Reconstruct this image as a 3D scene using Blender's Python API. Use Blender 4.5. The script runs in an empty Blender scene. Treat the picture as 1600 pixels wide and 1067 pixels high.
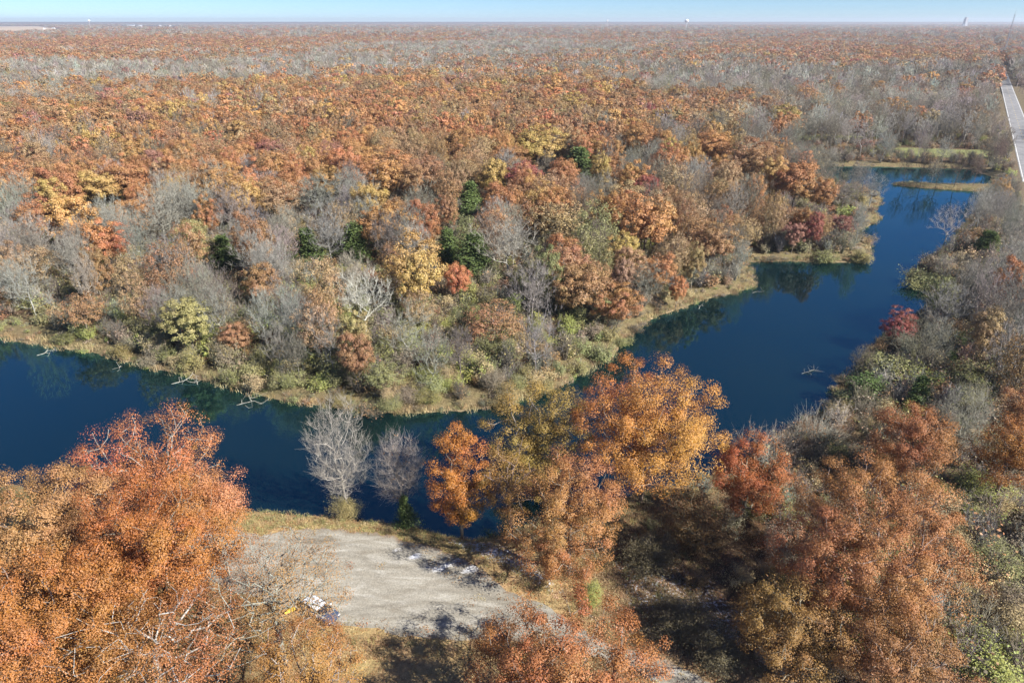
import bpy, math, random
import numpy as np
from math import radians as R, sin, cos, tan, pi
from mathutils import Vector, Matrix

SEED = 11
rng = np.random.default_rng(SEED)
random.seed(SEED)
scene = bpy.context.scene
COL = scene.collection

# ------------------------------------------------------------------ camera
CAM_H, PITCH, F = 55.0, R(25.1), 1067.0
FWD = np.array([0, cos(PITCH), -sin(PITCH)])
UPV = np.array([0, sin(PITCH), cos(PITCH)])
RIGHT = np.array([1.0, 0, 0])
EYE = np.array([0, 0, CAM_H])

def at(px, py, z=0.0):
    """point of the world at height z seen at a pixel of the 1600 x 1067 photograph"""
    d = FWD + RIGHT * ((px - 800) / F) + UPV * ((533.5 - py) / F)
    t = (z - CAM_H) / d[2]
    return EYE + d * t

def depth_of(p):
    return float(np.dot(np.asarray(p) - EYE, FWD))

def proj(P):
    P = np.atleast_2d(P) - EYE
    w = np.maximum(P @ FWD, 1e-3)
    return np.stack([800 + F * (P @ RIGHT) / w, 533.5 - F * (P @ UPV) / w, w], 1)

cd = bpy.data.cameras.new('camera')
cam = bpy.data.objects.new('camera', cd)
COL.objects.link(cam)
cam.location = (0, 0, CAM_H)
cam.rotation_euler = (pi / 2 - PITCH, 0, 0)
cd.sensor_width = 36
cd.lens = 36 * F / 1600
cd.clip_start = 0.5
cd.clip_end = 120000
scene.camera = cam

# ------------------------------------------------------------------ light
SUN_EL, SUN_AZ = R(36), R(-28)           # azimuth measured from +X towards +Y
sun_dir = Vector((cos(SUN_EL) * cos(SUN_AZ), cos(SUN_EL) * sin(SUN_AZ), sin(SUN_EL)))
sl = bpy.data.lights.new('sun', 'SUN')
sl.energy = 5.0
sl.angle = R(0.5)
sl.color = (1, .94, .85)
so = bpy.data.objects.new('sun', sl)
COL.objects.link(so)
so.location = (60, -40, 90)
so.rotation_euler = (-sun_dir).to_track_quat('-Z', 'Y').to_euler()
W = bpy.data.worlds.new('World')
scene.world = W
W.use_nodes = True
nt = W.node_tree
bg = nt.nodes['Background']
sky = nt.nodes.new('ShaderNodeTexSky')
sky.sky_type = 'NISHITA'
sky.sun_disc = False
sky.sun_elevation = SUN_EL
sky.sun_rotation = pi / 2 - SUN_AZ       # clockwise from +Y
sky.air_density = 0.7
sky.dust_density = 0.0
sky.ozone_density = 10
nt.links.new(sky.outputs[0], bg.inputs[0])
bg.inputs[1].default_value = 0.062
scene.view_settings.view_transform = 'Standard'
scene.view_settings.look = 'None'
scene.view_settings.exposure = 1.2
scene.view_settings.gamma = 1
scene.cycles.max_bounces = 6
scene.cycles.diffuse_bounces = 2
scene.cycles.glossy_bounces = 2
scene.cycles.transmission_bounces = 3
scene.cycles.volume_bounces = 0
scene.cycles.transparent_max_bounces = 8
scene.cycles.use_denoising = True
scene.cycles.denoiser = 'OPENIMAGEDENOISE'
scene.cycles.denoising_input_passes = 'RGB_ALBEDO_NORMAL'
scene.cycles.denoising_prefilter = 'ACCURATE'

# ------------------------------------------------------------------ materials
def new_mat(name):
    m = bpy.data.materials.new(name)
    m.use_nodes = True
    m.node_tree.nodes.clear()
    return m, m.node_tree.nodes, m.node_tree.links

def N(nodes, typ, **kw):
    n = nodes.new(typ)
    for k, v in kw.items():
        setattr(n, k, v)
    return n

def out(nodes, links, sock, vol=False):
    o = nodes.new('ShaderNodeOutputMaterial')
    links.new(sock, o.inputs['Volume' if vol else 'Surface'])
    return o

def leaf_material():
    m, n, l = new_mat('leaf')
    tint = N(n, 'ShaderNodeAttribute', attribute_type='INSTANCER', attribute_name='tint')
    var = N(n, 'ShaderNodeAttribute', attribute_type='GEOMETRY', attribute_name='var')
    cl = N(n, 'ShaderNodeAttribute', attribute_type='GEOMETRY', attribute_name='clump')
    hue = N(n, 'ShaderNodeMapRange'); hue.inputs[3].default_value = .485; hue.inputs[4].default_value = .525
    l.new(cl.outputs['Fac'], hue.inputs[0])
    val = N(n, 'ShaderNodeMapRange'); val.inputs[3].default_value = .80; val.inputs[4].default_value = 1.22
    l.new(var.outputs['Fac'], val.inputs[0])
    sat = N(n, 'ShaderNodeMapRange'); sat.inputs[3].default_value = 1.08; sat.inputs[4].default_value = .8
    l.new(var.outputs['Fac'], sat.inputs[0])
    h = N(n, 'ShaderNodeHueSaturation')
    l.new(hue.outputs[0], h.inputs['Hue']); l.new(val.outputs[0], h.inputs['Value']); l.new(sat.outputs[0], h.inputs['Saturation'])
    l.new(tint.outputs['Color'], h.inputs['Color'])
    d = N(n, 'ShaderNodeBsdfDiffuse'); t = N(n, 'ShaderNodeBsdfTranslucent'); g = N(n, 'ShaderNodeBsdfGlossy')
    g.inputs['Roughness'].default_value = .45; g.inputs['Color'].default_value = (1, 1, 1, 1)
    l.new(h.outputs[0], d.inputs[0]); l.new(h.outputs[0], t.inputs[0])
    mx = N(n, 'ShaderNodeMixShader'); mx.inputs[0].default_value = .20
    l.new(d.outputs[0], mx.inputs[1]); l.new(t.outputs[0], mx.inputs[2])
    m2 = N(n, 'ShaderNodeMixShader'); m2.inputs[0].default_value = .010
    l.new(mx.outputs[0], m2.inputs[1]); l.new(g.outputs[0], m2.inputs[2])
    out(n, l, m2.outputs[0])
    return m

def bark_material():
    m, n, l = new_mat('bark')
    tint = N(n, 'ShaderNodeAttribute', attribute_type='INSTANCER', attribute_name='bark')
    tc = N(n, 'ShaderNodeTexCoord')
    nz = N(n, 'ShaderNodeTexNoise'); nz.inputs['Scale'].default_value = 2.3; nz.inputs['Detail'].default_value = 4
    l.new(tc.outputs['Object'], nz.inputs['Vector'])
    val = N(n, 'ShaderNodeMapRange'); val.inputs[1].default_value = .3; val.inputs[2].default_value = .7
    val.inputs[3].default_value = .55; val.inputs[4].default_value = 1.35
    l.new(nz.outputs['Fac'], val.inputs[0])
    h = N(n, 'ShaderNodeHueSaturation')
    l.new(val.outputs[0], h.inputs['Value']); l.new(tint.outputs['Color'], h.inputs['Color'])
    d = N(n, 'ShaderNodeBsdfDiffuse'); l.new(h.outputs[0], d.inputs[0])
    out(n, l, d.outputs[0])
    return m

def noise_mat(name, c1, c2, scale=3.0, rough=.8, detail=5, bump=0.0, spec=.3, metal=0.0):
    m, n, l = new_mat(name)
    tc = N(n, 'ShaderNodeTexCoord')
    nz = N(n, 'ShaderNodeTexNoise'); nz.inputs['Scale'].default_value = scale; nz.inputs['Detail'].default_value = detail
    l.new(tc.outputs['Object'], nz.inputs['Vector'])
    cr = N(n, 'ShaderNodeValToRGB')
    cr.color_ramp.elements[0].position = .3; cr.color_ramp.elements[1].position = .72
    cr.color_ramp.elements[0].color = (*c1, 1); cr.color_ramp.elements[1].color = (*c2, 1)
    l.new(nz.outputs['Fac'], cr.inputs[0])
    p = N(n, 'ShaderNodeBsdfPrincipled')
    p.inputs['Roughness'].default_value = rough; p.inputs['Specular IOR Level'].default_value = spec
    p.inputs['Metallic'].default_value = metal
    l.new(cr.outputs[0], p.inputs['Base Color'])
    if bump:
        b = N(n, 'ShaderNodeBump'); b.inputs['Strength'].default_value = bump; b.inputs['Distance'].default_value = .1
        l.new(nz.outputs['Fac'], b.inputs['Height']); l.new(b.outputs[0], p.inputs['Normal'])
    out(n, l, p.outputs[0])
    return m

M_LEAF = leaf_material()
M_BARK = bark_material()

def ground_material():
    m, n, l = new_mat('ground_litter')
    tc = N(n, 'ShaderNodeTexCoord')
    gc = N(n, 'ShaderNodeAttribute', attribute_type='GEOMETRY', attribute_name='gcol')
    fr = N(n, 'ShaderNodeAttribute', attribute_type='GEOMETRY', attribute_name='frost')
    n1 = N(n, 'ShaderNodeTexNoise'); n1.inputs['Scale'].default_value = 2.2; n1.inputs['Detail'].default_value = 8; n1.inputs['Roughness'].default_value = .72
    n2 = N(n, 'ShaderNodeTexNoise'); n2.inputs['Scale'].default_value = .35; n2.inputs['Detail'].default_value = 5
    n3 = N(n, 'ShaderNodeTexNoise'); n3.inputs['Scale'].default_value = 3.1; n3.inputs['Detail'].default_value = 7; n3.inputs['Roughness'].default_value = .7
    for x in (n1, n2, n3):
        l.new(tc.outputs['Object'], x.inputs['Vector'])
    v1 = N(n, 'ShaderNodeMapRange'); v1.inputs[1].default_value = .3; v1.inputs[2].default_value = .7; v1.inputs[3].default_value = .45; v1.inputs[4].default_value = 1.5
    l.new(n1.outputs['Fac'], v1.inputs[0])
    v2 = N(n, 'ShaderNodeMapRange'); v2.inputs[1].default_value = .3; v2.inputs[2].default_value = .7; v2.inputs[3].default_value = .485; v2.inputs[4].default_value = .515
    l.new(n2.outputs['Fac'], v2.inputs[0])
    h = N(n, 'ShaderNodeHueSaturation')
    l.new(v1.outputs[0], h.inputs['Value']); l.new(v2.outputs[0], h.inputs['Hue']); l.new(gc.outputs['Color'], h.inputs['Color'])
    # hoar frost that has not melted yet: ragged patches where the frost attribute is high
    a = N(n, 'ShaderNodeMath', operation='ADD'); l.new(fr.outputs['Fac'], a.inputs[0]); l.new(n3.outputs['Fac'], a.inputs[1])
    fm = N(n, 'ShaderNodeMapRange'); fm.inputs[1].default_value = .98; fm.inputs[2].default_value = 1.12; fm.clamp = True
    l.new(a.outputs[0], fm.inputs[0])
    mx = N(n, 'ShaderNodeMix', data_type='RGBA')
    l.new(fm.outputs[0], mx.inputs['Factor']); l.new(h.outputs[0], mx.inputs['A']); mx.inputs['B'].default_value = (.62, .64, .68, 1)
    d = N(n, 'ShaderNodeBsdfPrincipled'); d.inputs['Roughness'].default_value = .95; d.inputs['Specular IOR Level'].default_value = .1
    b = N(n, 'ShaderNodeBump'); b.inputs['Strength'].default_value = .8; b.inputs['Distance'].default_value = .25
    l.new(n1.outputs['Fac'], b.inputs['Height']); l.new(b.outputs[0], d.inputs['Normal'])
    l.new(mx.outputs['Result'], d.inputs['Base Color'])
    out(n, l, d.outputs[0])
    return m

def gravel_material():
    m, n, l = new_mat('gravel')
    tc = N(n, 'ShaderNodeTexCoord')
    fr = N(n, 'ShaderNodeAttribute', attribute_type='GEOMETRY', attribute_name='frost')
    ed = N(n, 'ShaderNodeAttribute', attribute_type='GEOMETRY', attribute_name='edge')
    mp = N(n, 'ShaderNodeMapping'); mp.inputs['Rotation'].default_value = (0, 0, R(24)); mp.inputs['Scale'].default_value = (.16, .62, 1)
    l.new(tc.outputs['Object'], mp.inputs['Vector'])
    big = N(n, 'ShaderNodeTexNoise'); big.inputs['Scale'].default_value = 1.3; big.inputs['Detail'].default_value = 7; big.inputs['Roughness'].default_value = .6; big.inputs['Distortion'].default_value = .8
    l.new(mp.outputs[0], big.inputs['Vector'])
    fine = N(n, 'ShaderNodeTexNoise'); fine.inputs['Scale'].default_value = 5.5; fine.inputs['Detail'].default_value = 8; fine.inputs['Roughness'].default_value = .75
    l.new(tc.outputs['Object'], fine.inputs['Vector'])
    cr = N(n, 'ShaderNodeValToRGB')
    e = cr.color_ramp.elements
    e[0].position = .26; e[0].color = (.145, .122, .09, 1)
    e[1].position = .74; e[1].color = (.43, .415, .375, 1)
    x = e.new(.40); x.color = (.245, .225, .185, 1)
    x = e.new(.55); x.color = (.305, .288, .245, 1)
    l.new(big.outputs['Fac'], cr.inputs[0])
    v = N(n, 'ShaderNodeMapRange'); v.inputs[1].default_value = .3; v.inputs[2].default_value = .7; v.inputs[3].default_value = .62; v.inputs[4].default_value = 1.36
    l.new(fine.outputs['Fac'], v.inputs[0])
    h = N(n, 'ShaderNodeHueSaturation'); l.new(v.outputs[0], h.inputs['Value']); l.new(cr.outputs[0], h.inputs['Color'])
    rt = N(n, 'ShaderNodeAttribute', attribute_type='GEOMETRY', attribute_name='rut')
    rk = N(n, 'ShaderNodeMapRange'); rk.inputs[3].default_value = 1.0; rk.inputs[4].default_value = .66; l.new(rt.outputs['Fac'], rk.inputs[0])
    rm = N(n, 'ShaderNodeMath', operation='MULTIPLY'); l.new(v.outputs[0], rm.inputs[0]); l.new(rk.outputs[0], rm.inputs[1]); l.new(rm.outputs[0], h.inputs['Value'])
    # brown leaf litter creeping in at the edge
    ea = N(n, 'ShaderNodeMath', operation='ADD'); l.new(ed.outputs['Fac'], ea.inputs[0]); l.new(fine.outputs['Fac'], ea.inputs[1])
    em = N(n, 'ShaderNodeMapRange'); em.inputs[1].default_value = .95; em.inputs[2].default_value = 1.3
    l.new(ea.outputs[0], em.inputs[0])
    m1 = N(n, 'ShaderNodeMix', data_type='RGBA'); l.new(em.outputs[0], m1.inputs['Factor']); l.new(h.outputs[0], m1.inputs['A'])
    m1.inputs['B'].default_value = (.21, .13, .065, 1)
    a = N(n, 'ShaderNodeMath', operation='ADD'); l.new(fr.outputs['Fac'], a.inputs[0])
    bf = N(n, 'ShaderNodeMix', data_type='FLOAT'); bf.inputs['Factor'].default_value = .45; l.new(big.outputs['Fac'], bf.inputs['A']); l.new(fine.outputs['Fac'], bf.inputs['B']); l.new(bf.outputs['Result'], a.inputs[1])
    fm = N(n, 'ShaderNodeMapRange'); fm.inputs[1].default_value = .94; fm.inputs[2].default_value = 1.12
    l.new(a.outputs[0], fm.inputs[0])
    mx = N(n, 'ShaderNodeMix', data_type='RGBA'); l.new(fm.outputs[0], mx.inputs['Factor']); l.new(m1.outputs['Result'], mx.inputs['A'])
    mx.inputs['B'].default_value = (.64, .66, .70, 1)
    d = N(n, 'ShaderNodeBsdfPrincipled'); d.inputs['Roughness'].default_value = .95; d.inputs['Specular IOR Level'].default_value = .1
    b = N(n, 'ShaderNodeBump'); b.inputs['Strength'].default_value = .5; b.inputs['Distance'].default_value = .12
    l.new(fine.outputs['Fac'], b.inputs['Height']); l.new(b.outputs[0], d.inputs['Normal'])
    l.new(mx.outputs['Result'], d.inputs['Base Color'])
    out(n, l, d.outputs[0])
    return m

def water_material():
    m, n, l = new_mat('pond_water')
    tc = N(n, 'ShaderNodeTexCoord')
    mud = N(n, 'ShaderNodeTexNoise'); mud.inputs['Scale'].default_value = .03; mud.inputs['Detail'].default_value = 4
    l.new(tc.outputs['Object'], mud.inputs['Vector'])
    cr = N(n, 'ShaderNodeValToRGB')
    cr.color_ramp.elements[0].position = .35; cr.color_ramp.elements[1].position = .7
    cr.color_ramp.elements[0].color = (.0012, .0080, .0120, 1); cr.color_ramp.elements[1].color = (.0035, .0110, .0110, 1)
    l.new(mud.outputs['Fac'], cr.inputs[0])
    w1 = N(n, 'ShaderNodeTexNoise'); w1.inputs['Scale'].default_value = 1.6; w1.inputs['Detail'].default_value = 3
    w2 = N(n, 'ShaderNodeTexNoise'); w2.inputs['Scale'].default_value = .045; w2.inputs['Detail'].default_value = 3
    l.new(tc.outputs['Object'], w1.inputs['Vector']); l.new(tc.outputs['Object'], w2.inputs['Vector'])
    br = N(n, 'ShaderNodeMapRange'); br.inputs[1].default_value = .44; br.inputs[2].default_value = .66; br.inputs[3].default_value = .008; br.inputs[4].default_value = .16
    l.new(w2.outputs['Fac'], br.inputs[0])
    b = N(n, 'ShaderNodeBump'); b.inputs['Distance'].default_value = .12
    l.new(br.outputs[0], b.inputs['Strength']); l.new(w1.outputs['Fac'], b.inputs['Height'])
    d = N(n, 'ShaderNodeBsdfDiffuse'); l.new(cr.outputs[0], d.inputs['Color'])
    g = N(n, 'ShaderNodeBsdfGlossy'); g.inputs['Roughness'].default_value = .02; g.inputs['Color'].default_value = (.36, .82, .96, 1)
    l.new(b.outputs[0], g.inputs['Normal'])
    f = N(n, 'ShaderNodeFresnel'); f.inputs['IOR'].default_value = 2.1; l.new(b.outputs[0], f.inputs['Normal'])
    mx = N(n, 'ShaderNodeMixShader'); l.new(f.outputs[0], mx.inputs[0]); l.new(d.outputs[0], mx.inputs[1]); l.new(g.outputs[0], mx.inputs[2])
    out(n, l, mx.outputs[0])
    return m

M_GROUND, M_GRAVEL, M_WATER = ground_material(), gravel_material(), water_material()
M_ROAD = noise_mat('worn_concrete', (.17, .17, .175), (.27, .27, .275), .35, .85, 8)
M_LINE = noise_mat('road_paint', (.62, .62, .60), (.78, .78, .76), 3, .7)
M_YELLOW_LINE = noise_mat('yellow_road_paint', (.5, .36, .08), (.62, .46, .12), 3, .7)
M_STEEL = noise_mat('galvanised_steel', (.30, .31, .33), (.45, .46, .48), 2, .5, 4, 0, .5, .6)
M_WOOD = noise_mat('weathered_wood', (.10, .075, .055), (.2, .16, .12), 4, .9)
M_WHITE = noise_mat('white_paint', (.74, .75, .76), (.84, .84, .84), .2, .5)
M_ROOF = noise_mat('grey_shingle', (.16, .16, .17), (.27, .27, .28), .6, .9)
M_GREY = noise_mat('grey_concrete', (.24, .25, .28), (.36, .37, .40), .1, .8)
M_DARK = noise_mat('dark_glass', (.012, .014, .018), (.03, .033, .04), 1, .12, 2, 0, .6)
M_TYRE = noise_mat('tyre_rubber', (.012, .012, .012), (.03, .03, .03), 6, .9)
M_RIM = noise_mat('wheel_alloy', (.3, .31, .33), (.5, .5, .52), 4, .35, 3, 0, .5, .8)
M_YELLOW = noise_mat('yellow_plastic', (.62, .42, .03), (.78, .55, .06), 2.5, .45)
M_FIELD = noise_mat('stubble_field', (.40, .30, .2), (.54, .42, .29), .01, .95)
M_LENS = noise_mat('lamp_lens', (.6, .62, .65), (.8, .82, .84), 3, .15)

def car_paint():
    m, n, l = new_mat('frosted_blue_paint')
    tc = N(n, 'ShaderNodeTexCoord')
    nz = N(n, 'ShaderNodeTexNoise'); nz.inputs['Scale'].default_value = 5; nz.inputs['Detail'].default_value = 6
    l.new(tc.outputs['Object'], nz.inputs['Vector'])
    sx = N(n, 'ShaderNodeSeparateXYZ'); l.new(tc.outputs['Object'], sx.inputs[0])
    z = N(n, 'ShaderNodeMapRange'); z.inputs[1].default_value = .78; z.inputs[2].default_value = 1.0; z.inputs[3].default_value = 0; z.inputs[4].default_value = .62
    l.new(sx.outputs['Z'], z.inputs[0])
    a = N(n, 'ShaderNodeMath', operation='ADD'); l.new(z.outputs[0], a.inputs[0]); l.new(nz.outputs['Fac'], a.inputs[1])
    f = N(n, 'ShaderNodeMapRange'); f.inputs[1].default_value = .92; f.inputs[2].default_value = 1.12; l.new(a.outputs[0], f.inputs[0])
    mx = N(n, 'ShaderNodeMix', data_type='RGBA'); l.new(f.outputs[0], mx.inputs['Factor'])
    mx.inputs['A'].default_value = (.05, .07, .12, 1); mx.inputs['B'].default_value = (.72, .76, .82, 1)
    p = N(n, 'ShaderNodeBsdfPrincipled'); p.inputs['Roughness'].default_value = .35
    l.new(mx.outputs['Result'], p.inputs['Base Color'])
    out(n, l, p.outputs[0])
    return m
M_CAR = car_paint()

# ------------------------------------------------------------------ mesh helpers
def quads_mesh(name, V, Q, mats, mat_idx=None, fattr=None, vattr=None, smooth=False):
    me = bpy.data.meshes.new(name)
    V = np.asarray(V, dtype=np.float32); Q = np.asarray(Q, dtype=np.int32)
    me.vertices.add(len(V)); me.vertices.foreach_set('co', V.ravel())
    nq, k = Q.shape
    me.loops.add(nq * k); me.loops.foreach_set('vertex_index', Q.ravel())
    me.polygons.add(nq); me.polygons.foreach_set('loop_start', np.arange(0, nq * k, k, dtype=np.int32))
    for m in mats:
        me.materials.append(m)
    if mat_idx is not None:
        me.polygons.foreach_set('material_index', np.asarray(mat_idx, dtype=np.int32))
    if smooth:
        me.polygons.foreach_set('use_smooth', np.ones(nq, dtype=bool))
    for nm, a in (fattr or {}).items():
        at_ = me.attributes.new(nm, 'FLOAT', 'FACE'); at_.data.foreach_set('value', np.asarray(a, dtype=np.float32))
    for nm, a in (vattr or {}).items():
        a = np.asarray(a, dtype=np.float32)
        if a.ndim == 1:
            at_ = me.attributes.new(nm, 'FLOAT', 'POINT'); at_.data.foreach_set('value', a)
        elif a.shape[1] == 4:
            at_ = me.attributes.new(nm, 'FLOAT_COLOR', 'POINT'); at_.data.foreach_set('color', a.ravel())
        else:
            at_ = me.attributes.new(nm, 'FLOAT_VECTOR', 'POINT'); at_.data.foreach_set('vector', a.ravel())
    me.update(calc_edges=True)
    return me

def norm(a):
    return a / np.maximum(np.linalg.norm(a, axis=-1, keepdims=True), 1e-9)

def tubes(P0, P1, r0, r1, sides):
    P0, P1 = np.asarray(P0, float), np.asarray(P1, float)
    ax = norm(P1 - P0)
    ref = np.where(np.abs(ax[:, 2:3]) > .9, np.array([[1.0, 0, 0]]), np.array([[0, 0, 1.0]]))
    u = norm(np.cross(ax, ref)); v = np.cross(ax, u)
    ang = np.arange(sides) / sides * 2 * pi
    ring = u[:, None, :] * np.cos(ang)[None, :, None] + v[:, None, :] * np.sin(ang)[None, :, None]
    A = P0[:, None, :] + ring * np.asarray(r0)[:, None, None]
    B = P1[:, None, :] + ring * np.asarray(r1)[:, None, None]
    V = np.concatenate([A, B], 1).reshape(-1, 3)
    n = len(P0)
    base = (np.arange(n) * 2 * sides)[:, None]
    i = np.arange(sides)[None, :]; j = (np.arange(sides) + 1) % sides
    Q = np.stack([base + i, base + j[None, :], base + sides + j[None, :], base + sides + i], -1).reshape(-1, 4)
    return V, Q

def join(parts):
    """[(V, Q, mat, var, clump)] -> arrays"""
    Vs, Qs, ms, vs, cs, o = [], [], [], [], [], 0
    for V, Q, m, va, c in parts:
        if len(V) == 0:
            continue
        Vs.append(V); Qs.append(Q + o); o += len(V)
        ms.append(np.full(len(Q), m)); vs.append(np.broadcast_to(va, len(Q))); cs.append(np.broadcast_to(c, len(Q)))
    return np.concatenate(Vs), np.concatenate(Qs), np.concatenate(ms), np.concatenate(vs), np.concatenate(cs)

def skeleton(pts, trunk, g, step=1.0, wander=.1, alpha=.3, up=.5):
    """branches that reach every point of pts, each from the cheapest place on what has already grown"""
    cap = len(trunk) + sum(int(np.linalg.norm(p - trunk[0]) / step) + 3 for p in pts)
    pos = np.zeros((cap, 3)); par = np.full(cap, -1); pl = np.zeros(cap)
    n = 0
    for i, p in enumerate(trunk):
        pos[n] = p; par[n] = n - 1
        pl[n] = 0 if n == 0 else pl[n - 1] + np.linalg.norm(pos[n] - pos[n - 1]); n += 1
    pl[:n] *= .25
    first = max(1, int(len(trunk) * .45))
    ends = []
    c = trunk[-1]
    order = np.argsort(np.linalg.norm(pts - c, axis=1) + g.random(len(pts)) * 1.0)
    for k in order:
        p = pts[k]
        d = np.linalg.norm(pos[:n] - p, axis=1)
        cost = d + alpha * pl[:n] + up * np.maximum(0, pos[:n, 2] - p[2] + .35 * d)
        cost[:first] += 1e6
        i = int(np.argmin(cost))
        m = max(1, int(round(d[i] / step)))
        a = pos[i].copy(); prev = i
        for q in range(1, m + 1):
            t = q / m
            x = a + (p - a) * t
            x[2] += -.10 * d[i] * sin(pi * t) * .6
            if q < m:
                x += g.normal(0, wander, 3) * min(1, d[i] / 3)
            pos[n] = x; par[n] = prev
            pl[n] = pl[prev] + np.linalg.norm(x - pos[prev]); prev = n; n += 1
        ends.append(prev)
    return pos[:n], par[:n], np.array(ends)

def radii(par, tip, ex=2.25):
    n = len(par); s = np.zeros(n); r = np.zeros(n)
    for i in range(n - 1, -1, -1):
        r[i] = max(tip, s[i] ** (1 / ex)) if s[i] > 0 else tip
        if par[i] >= 0:
            s[par[i]] += r[i] ** ex
    return r

def limb_parts(pos, par, r, split, mat=1):
    """tubes split into (thick, thin) by radius"""
    i = np.arange(1, len(pos)); i = i[par[i] >= 0]
    a, b = par[i], i
    d = norm(pos[b] - pos[a])
    r0, r1 = np.minimum(r[a], r[b] * 1.35), r[b]
    thick = r1 > split
    res = []
    for sel, sides in ((thick, 6), (~thick, 3)):
        if sel.any():
            V, Q = tubes(pos[a][sel] - d[sel] * (r0[sel] * .4)[:, None], pos[b][sel] + d[sel] * (r1[sel] * .4)[:, None], r0[sel], r1[sel], sides)
            res.append((V, Q, mat, .5, .5))
        else:
            res.append((np.zeros((0, 3)), np.zeros((0, 4), int), mat, .5, .5))
    return res

def leaf_quads(C, Nrm, size, g, aspect=.68):
    n = len(C)
    a = norm(g.normal(0, 1, (n, 3))); u = norm(np.cross(Nrm, a)); v = np.cross(Nrm, u)
    s = (size * g.uniform(.65, 1.35, n))[:, None]
    u = u * s * .5; v = v * s * .5 * aspect
    bend = Nrm * s * g.uniform(-.18, .18, (n, 1))
    V = np.stack([C - u, C - v + bend, C + u, C + v + bend], 1).reshape(-1, 3)
    Q = (np.arange(n) * 4)[:, None] + np.arange(4)[None, :]
    return V, Q

def crown_points(n, R3, zc, g, lobes=7, shell=2.4, low=.75, amp=.22, zmin=.3):
    """points in a lumpy crown: R3 semi-axes, zc centre height"""
    d = norm(g.normal(0, 1, (n * 2, 3)))
    L = norm(g.normal(0, 1, (lobes, 3)))
    A = g.uniform(-.6, 1, lobes)
    k = 1 + amp * (np.maximum(0, d @ L.T) ** 3 @ A)
    rad = g.random(n * 2) ** (1 / shell) * k
    P = d * rad[:, None] * np.asarray(R3)[None, :]
    P[:, 2] = np.where(P[:, 2] < 0, P[:, 2] * low, P[:, 2])
    P[:, 2] += zc
    P = P[P[:, 2] > zmin]
    return P[:n]

def make_trunk(H, fork, g, lean=.03, n=7):
    z = np.linspace(0, fork, n)
    off = np.cumsum(g.normal(0, .06, (n, 2)) * fork / 7, axis=0) + np.outer(z, g.normal(0, lean, 2))
    off -= off[0]
    return np.column_stack([off, z])

def gen_oak(H, Rx, Rz, ncl, nleaf, leaf, g, cl=1.0, tip=.03, low=.75, Ry=None, twig=True, split=.05, trunk_r=None, amp=.22, shell=2.4, flat=.6, rnd=.30):
    """leafy tree: returns (trunk part arrays, crown part arrays)"""
    zc = H - Rz
    P = crown_points(ncl, (Rx, Ry or Rx, Rz), zc, g, low=low, amp=amp, shell=shell)
    tr = make_trunk(H, max(H - 1.25 * Rz, H * .3), g)
    P[:, :2] += tr[-1][:2] * .5
    pos, par, ends = skeleton(P, tr, g, step=max(.8, Rx * .16), wander=.1 * Rx / 4)
    r = radii(par, tip)
    if trunk_r:
        r *= np.clip(trunk_r / r[0], .3, 1.6)
    th, thin = limb_parts(pos, par, r, split)
    # leaves sit in clumps round every branch end
    E = pos[ends]; ne = len(E)
    w = g.uniform(.35, 1.5, ne); cnt = np.maximum(2, (nleaf / ne * w).astype(int))
    idx = np.repeat(np.arange(ne), cnt)
    n = len(idx)
    off = norm(g.normal(0, 1, (n, 3))) * (g.random(n) ** .45)[:, None]
    csz = (cl * g.uniform(.65, 1.3, ne))[idx][:, None]
    off = off * csz * np.array([1, 1, flat])
    C = E[idx] + off
    C[:, 2] = np.maximum(C[:, 2], .15)
    cen = np.array([0, 0, zc - .4 * Rz])
    Nn = norm(norm(C - cen) * .60 + norm(off) * .65 + np.array([0, 0, .25]) + g.normal(0, rnd, (n, 3)))
    V, Q = leaf_quads(C, Nn, leaf, g)
    var = np.clip(g.normal(.5, .2, n), 0, 1)
    # hue drifts slowly across the crown and jumps a little from clump to clump
    f = norm(g.normal(0, 1, (3, 3)))
    drift = .5 + .24 * np.sin(E @ f[0] / Rx * 1.7 + g.random() * 6) + .12 * np.sin(E @ f[1] / Rx * 3.5)
    clump = np.clip((drift + g.normal(0, .10, ne))[idx], 0, 1)
    crown = [(V, Q, 0, var, clump)]
    if twig:
        crown.append(thin)
        return [th], crown
    return [th, thin], crown

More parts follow.
